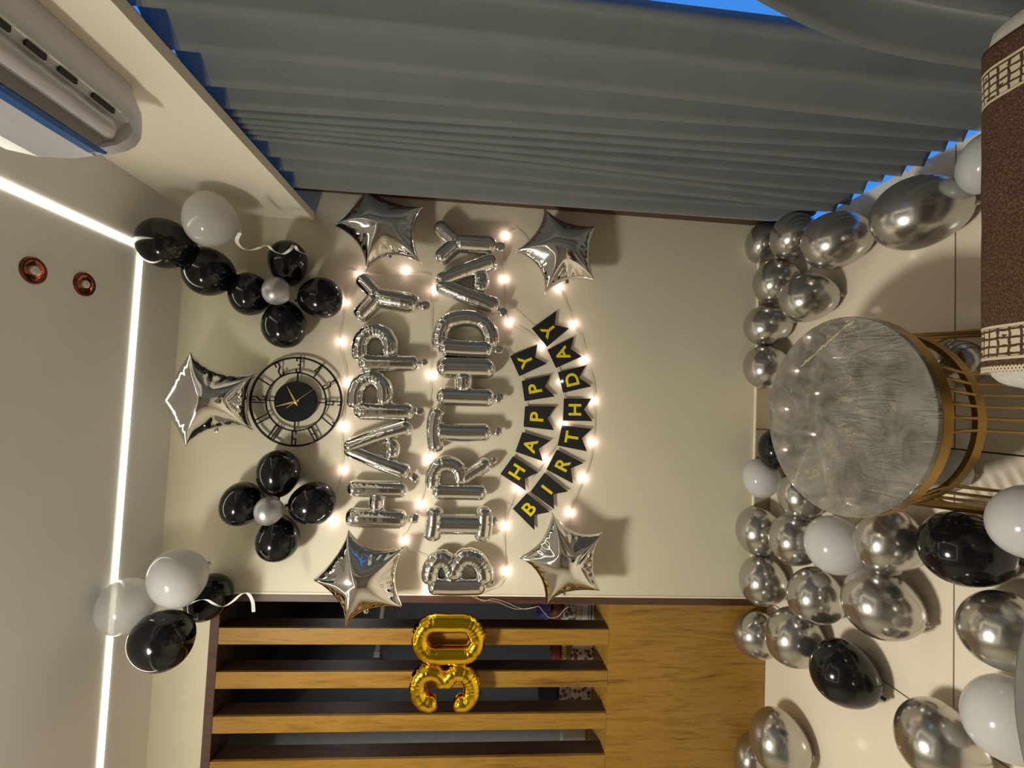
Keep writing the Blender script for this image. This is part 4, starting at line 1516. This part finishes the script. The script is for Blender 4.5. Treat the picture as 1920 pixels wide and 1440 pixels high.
# ------------------------------------------------------------------ upholstered bench with the throw
def make_bench():
    x0, x1, yf, yb, z = 0.148, 0.86, -1.204, -1.95, 0.447
    root = thing('upholstered_bench', 'light grey upholstered bench end at the bottom right by the curtain', 'bench', ((x0 + x1) / 2, -1.55, 0))
    obj('seat_cushion', MB().box(x0, x1, yb, yf, 0.10, z, 0.045), 'sofa', root, smooth='all')
    for sx in (x0 + 0.07, x1 - 0.07):
        for sy in (yb + 0.07, yf - 0.07):
            obj('leg', MB().lathe([(0.016, 0.0), (0.024, 0.105)], (sx, sy, 0), 16), 'wenge', root, smooth=True)
    # throw: a sheet over the top and down the far face
    vs, fs = [], []
    prof = []
    r = 0.05
    for k_ in range(0, 9):
        a = math.pi / 2 * k_ / 8
        prof.append((yf + 0.005 - r + r * math.sin(a), z + 0.005 - r + r * math.cos(a)))
    prof = [(yb + 0.05, z + 0.005)] + [(yb + 0.05 + (yf - r - yb - 0.05) * t, z + 0.005) for t in np.linspace(0.04, 0.98, 40)] + prof + [(yf + 0.006, z - 0.05 - 0.012 * k_) for k_ in range(1, 18)]
    xs = np.concatenate([np.linspace(0.176, 0.80, 70)])
    for x in xs:
        for (y, zz) in prof:
            wv = 0.0015 * mnoise.noise(Vector((x * 14, y * 14, zz * 14)))
            vs.append((x, y + (wv if zz < z - 0.03 else 0), zz + (wv if zz > z - 0.03 else 0)))
    m = len(prof)
    for i in range(len(xs) - 1):
        for j in range(m - 1):
            fs.append((i * m + j, i * m + j + 1, (i + 1) * m + j + 1, (i + 1) * m + j))
    o = obj('throw_blanket', MB().add(vs, fs), 'throw', origin=(0, 0, 0), smooth='all')
    md = o.modifiers.new('cloth thickness', 'SOLIDIFY')
    md.thickness = 0.003
    md.offset = 1.0
    tag(o, 'brown woven throw with cream checked border bands, draped over the bench', 'blanket')


make_bench()

# grey round table at the lower left edge of the upright picture
gt_ = thing('round_pedestal_table', 'plain matt grey round table top at the near left edge', 'table', (-0.297, -1.79, 0))
obj('table_top', MB().lathe([(0.0005, 0.595), (0.39, 0.595), (0.40, 0.602), (0.40, 0.614), (0.394, 0.62), (0.0005, 0.62)], (-0.297, -1.79, 0), 96, caps=False), 'tabletop2', gt_, smooth=True)
obj('pedestal', MB().lathe([(0.035, 0.02), (0.03, 0.3), (0.035, 0.595)], (-0.297, -1.79, 0), 24), 'blacksteel', gt_, smooth=True)
obj('foot', MB().lathe([(0.2, 0.0), (0.2, 0.01), (0.035, 0.022)], (-0.297, -1.79, 0), 48), 'blacksteel', gt_, smooth=True)

# ------------------------------------------------------------------ things on the ledge behind the slats
ZL = PAN + 0.0005


def ledge_box(name, label, cat, x0, x1, y0, y1, z0, z1, m, b=0.003, rot=None):
    o = obj(name, MB().box(x0, x1, y0, y1, z0, z1, b), m, origin=((x0 + x1) / 2, (y0 + y1) / 2, z0))
    return tag(o, label, cat)


z = ZL
for h, m, lb, x0 in ((0.017, 'bookblack', 'black book at the bottom of the stack on the ledge', -1.105),
                     (0.015, 'bookblue', 'blue book on the black one behind the slats', -1.10),
                     (0.034, 'bookwhite', 'thick off-white book in the middle of the stack', -1.09),
                     (0.030, 'bookpink', 'dusty pink book topmost of the stack behind the slats', -1.10)):
    o = ledge_box('book', lb, 'book', x0, x0 + 0.215, 0.245, 0.40, z, z + h, m, 0.002)
    o['group'] = 'books on the ledge behind the slats'
    obj('pages', MB().box(x0 + 0.004, x0 + 0.2152, 0.2445, 0.396, z + 0.003, z + h - 0.003), 'bookwhite' if m != 'bookwhite' else 'white', o)
    z += h + 0.0004
pb = ledge_box('gift_box', 'purple and white printed gift box on top of the book stack', 'gift box', -1.09, -0.90, 0.25, 0.39, z, z + 0.052, 'purplepaper')
z += 0.0525


def crumple(name, label, cat, c, r, m, seed, sq=(1, 1, 1), amt=0.35):
    vs, fs = [], []
    nu, nv = 28, 16
    for i in range(nv + 1):
        th = math.pi * i / nv
        for k_ in range(nu):
            a = 2 * math.pi * k_ / nu
            d = Vector((math.sin(th) * math.cos(a), math.sin(th) * math.sin(a), -math.cos(th)))
            q = 1 + amt * mnoise.noise(d * 3.2 + Vector((seed, 0, 0))) + 0.12 * mnoise.noise(d * 9 + Vector((0, seed, 0)))
            vs.append((c[0] + d.x * r * q * sq[0], c[1] + d.y * r * q * sq[1], max(c[2] + d.z * r * q * sq[2], c[2] - r * sq[2] * 0.93)))
    for i in range(nv):
        for k_ in range(nu):
            l = (k_ + 1) % nu
            fs.append((i * nu + k_, i * nu + l, (i + 1) * nu + l, (i + 1) * nu + k_))
    o = obj(name, MB().add(vs, fs), m, origin=(c[0], c[1], c[2] - r * sq[2]), smooth=True)
    return tag(o, label, cat)


crumple('paper_bag', 'crumpled red brown pouch on the printed gift box', 'pouch', (-0.99, 0.32, z + 0.032), 0.036, 'brownbag', 2.0, (1.9, 1, 0.95), 0.2)
crumple('gift_wrap', 'crumpled shiny blue gift wrap above the stacked books', 'gift wrap', (-0.985, 0.32, z + 0.066 + 0.036), 0.038, 'bluefoil', 5.0, (1.9, 1.1, 0.98), 0.4)
crumple('gift_bow', 'small pink bow on the blue gift wrap', 'bow', (-0.965, 0.31, z + 0.145 + 0.012), 0.016, 'pinkbow', 8.0, (1.8, 1, 0.95), 0.4)
fbx = ledge_box('gift_box', 'white gift box with dark red flowers on the ledge', 'gift box', -1.47, -1.13, 0.245, 0.40, ZL, ZL + 0.112, 'floral')
tb = ledge_box('carton', 'small tan carton with a gold fringe on the flowered box', 'carton', -1.29, -1.13, 0.25, 0.37, ZL + 0.1125, ZL + 0.140, 'tan')
fr_ = MB()
for i in range(14):
    xx = -1.288 + i * 0.0115
    fr_.box(xx, xx + 0.009, 0.246, 0.262, ZL + 0.140, ZL + 0.158 + 0.004 * (i % 2))
obj('fringe', fr_, 'goldfringe', tb, label='gold fringe')
crumple('folded_cloth', 'dark red folded cloth lying on the tan carton', 'cloth', (-1.22, 0.315, ZL + 0.140 + 0.034), 0.036, 'redcloth', 11.0, (2.0, 1.1, 0.93), 0.25)
ledge_box('printed_box', 'lilac patterned box beside the tan carton', 'box', -1.48, -1.325, 0.25, 0.38, ZL + 0.1125, ZL + 0.165, 'purplepaper')
ledge_box('handbag', 'dark navy bag on top of the lilac patterned box', 'bag', -1.49, -1.32, 0.26, 0.38, ZL + 0.166, ZL + 0.26, 'navy', 0.02)
wc = ledge_box('carton', 'plain white carton behind the slats at the far left', 'carton', -1.78, -1.60, 0.33, 0.43, ZL, ZL + 0.115, 'white')
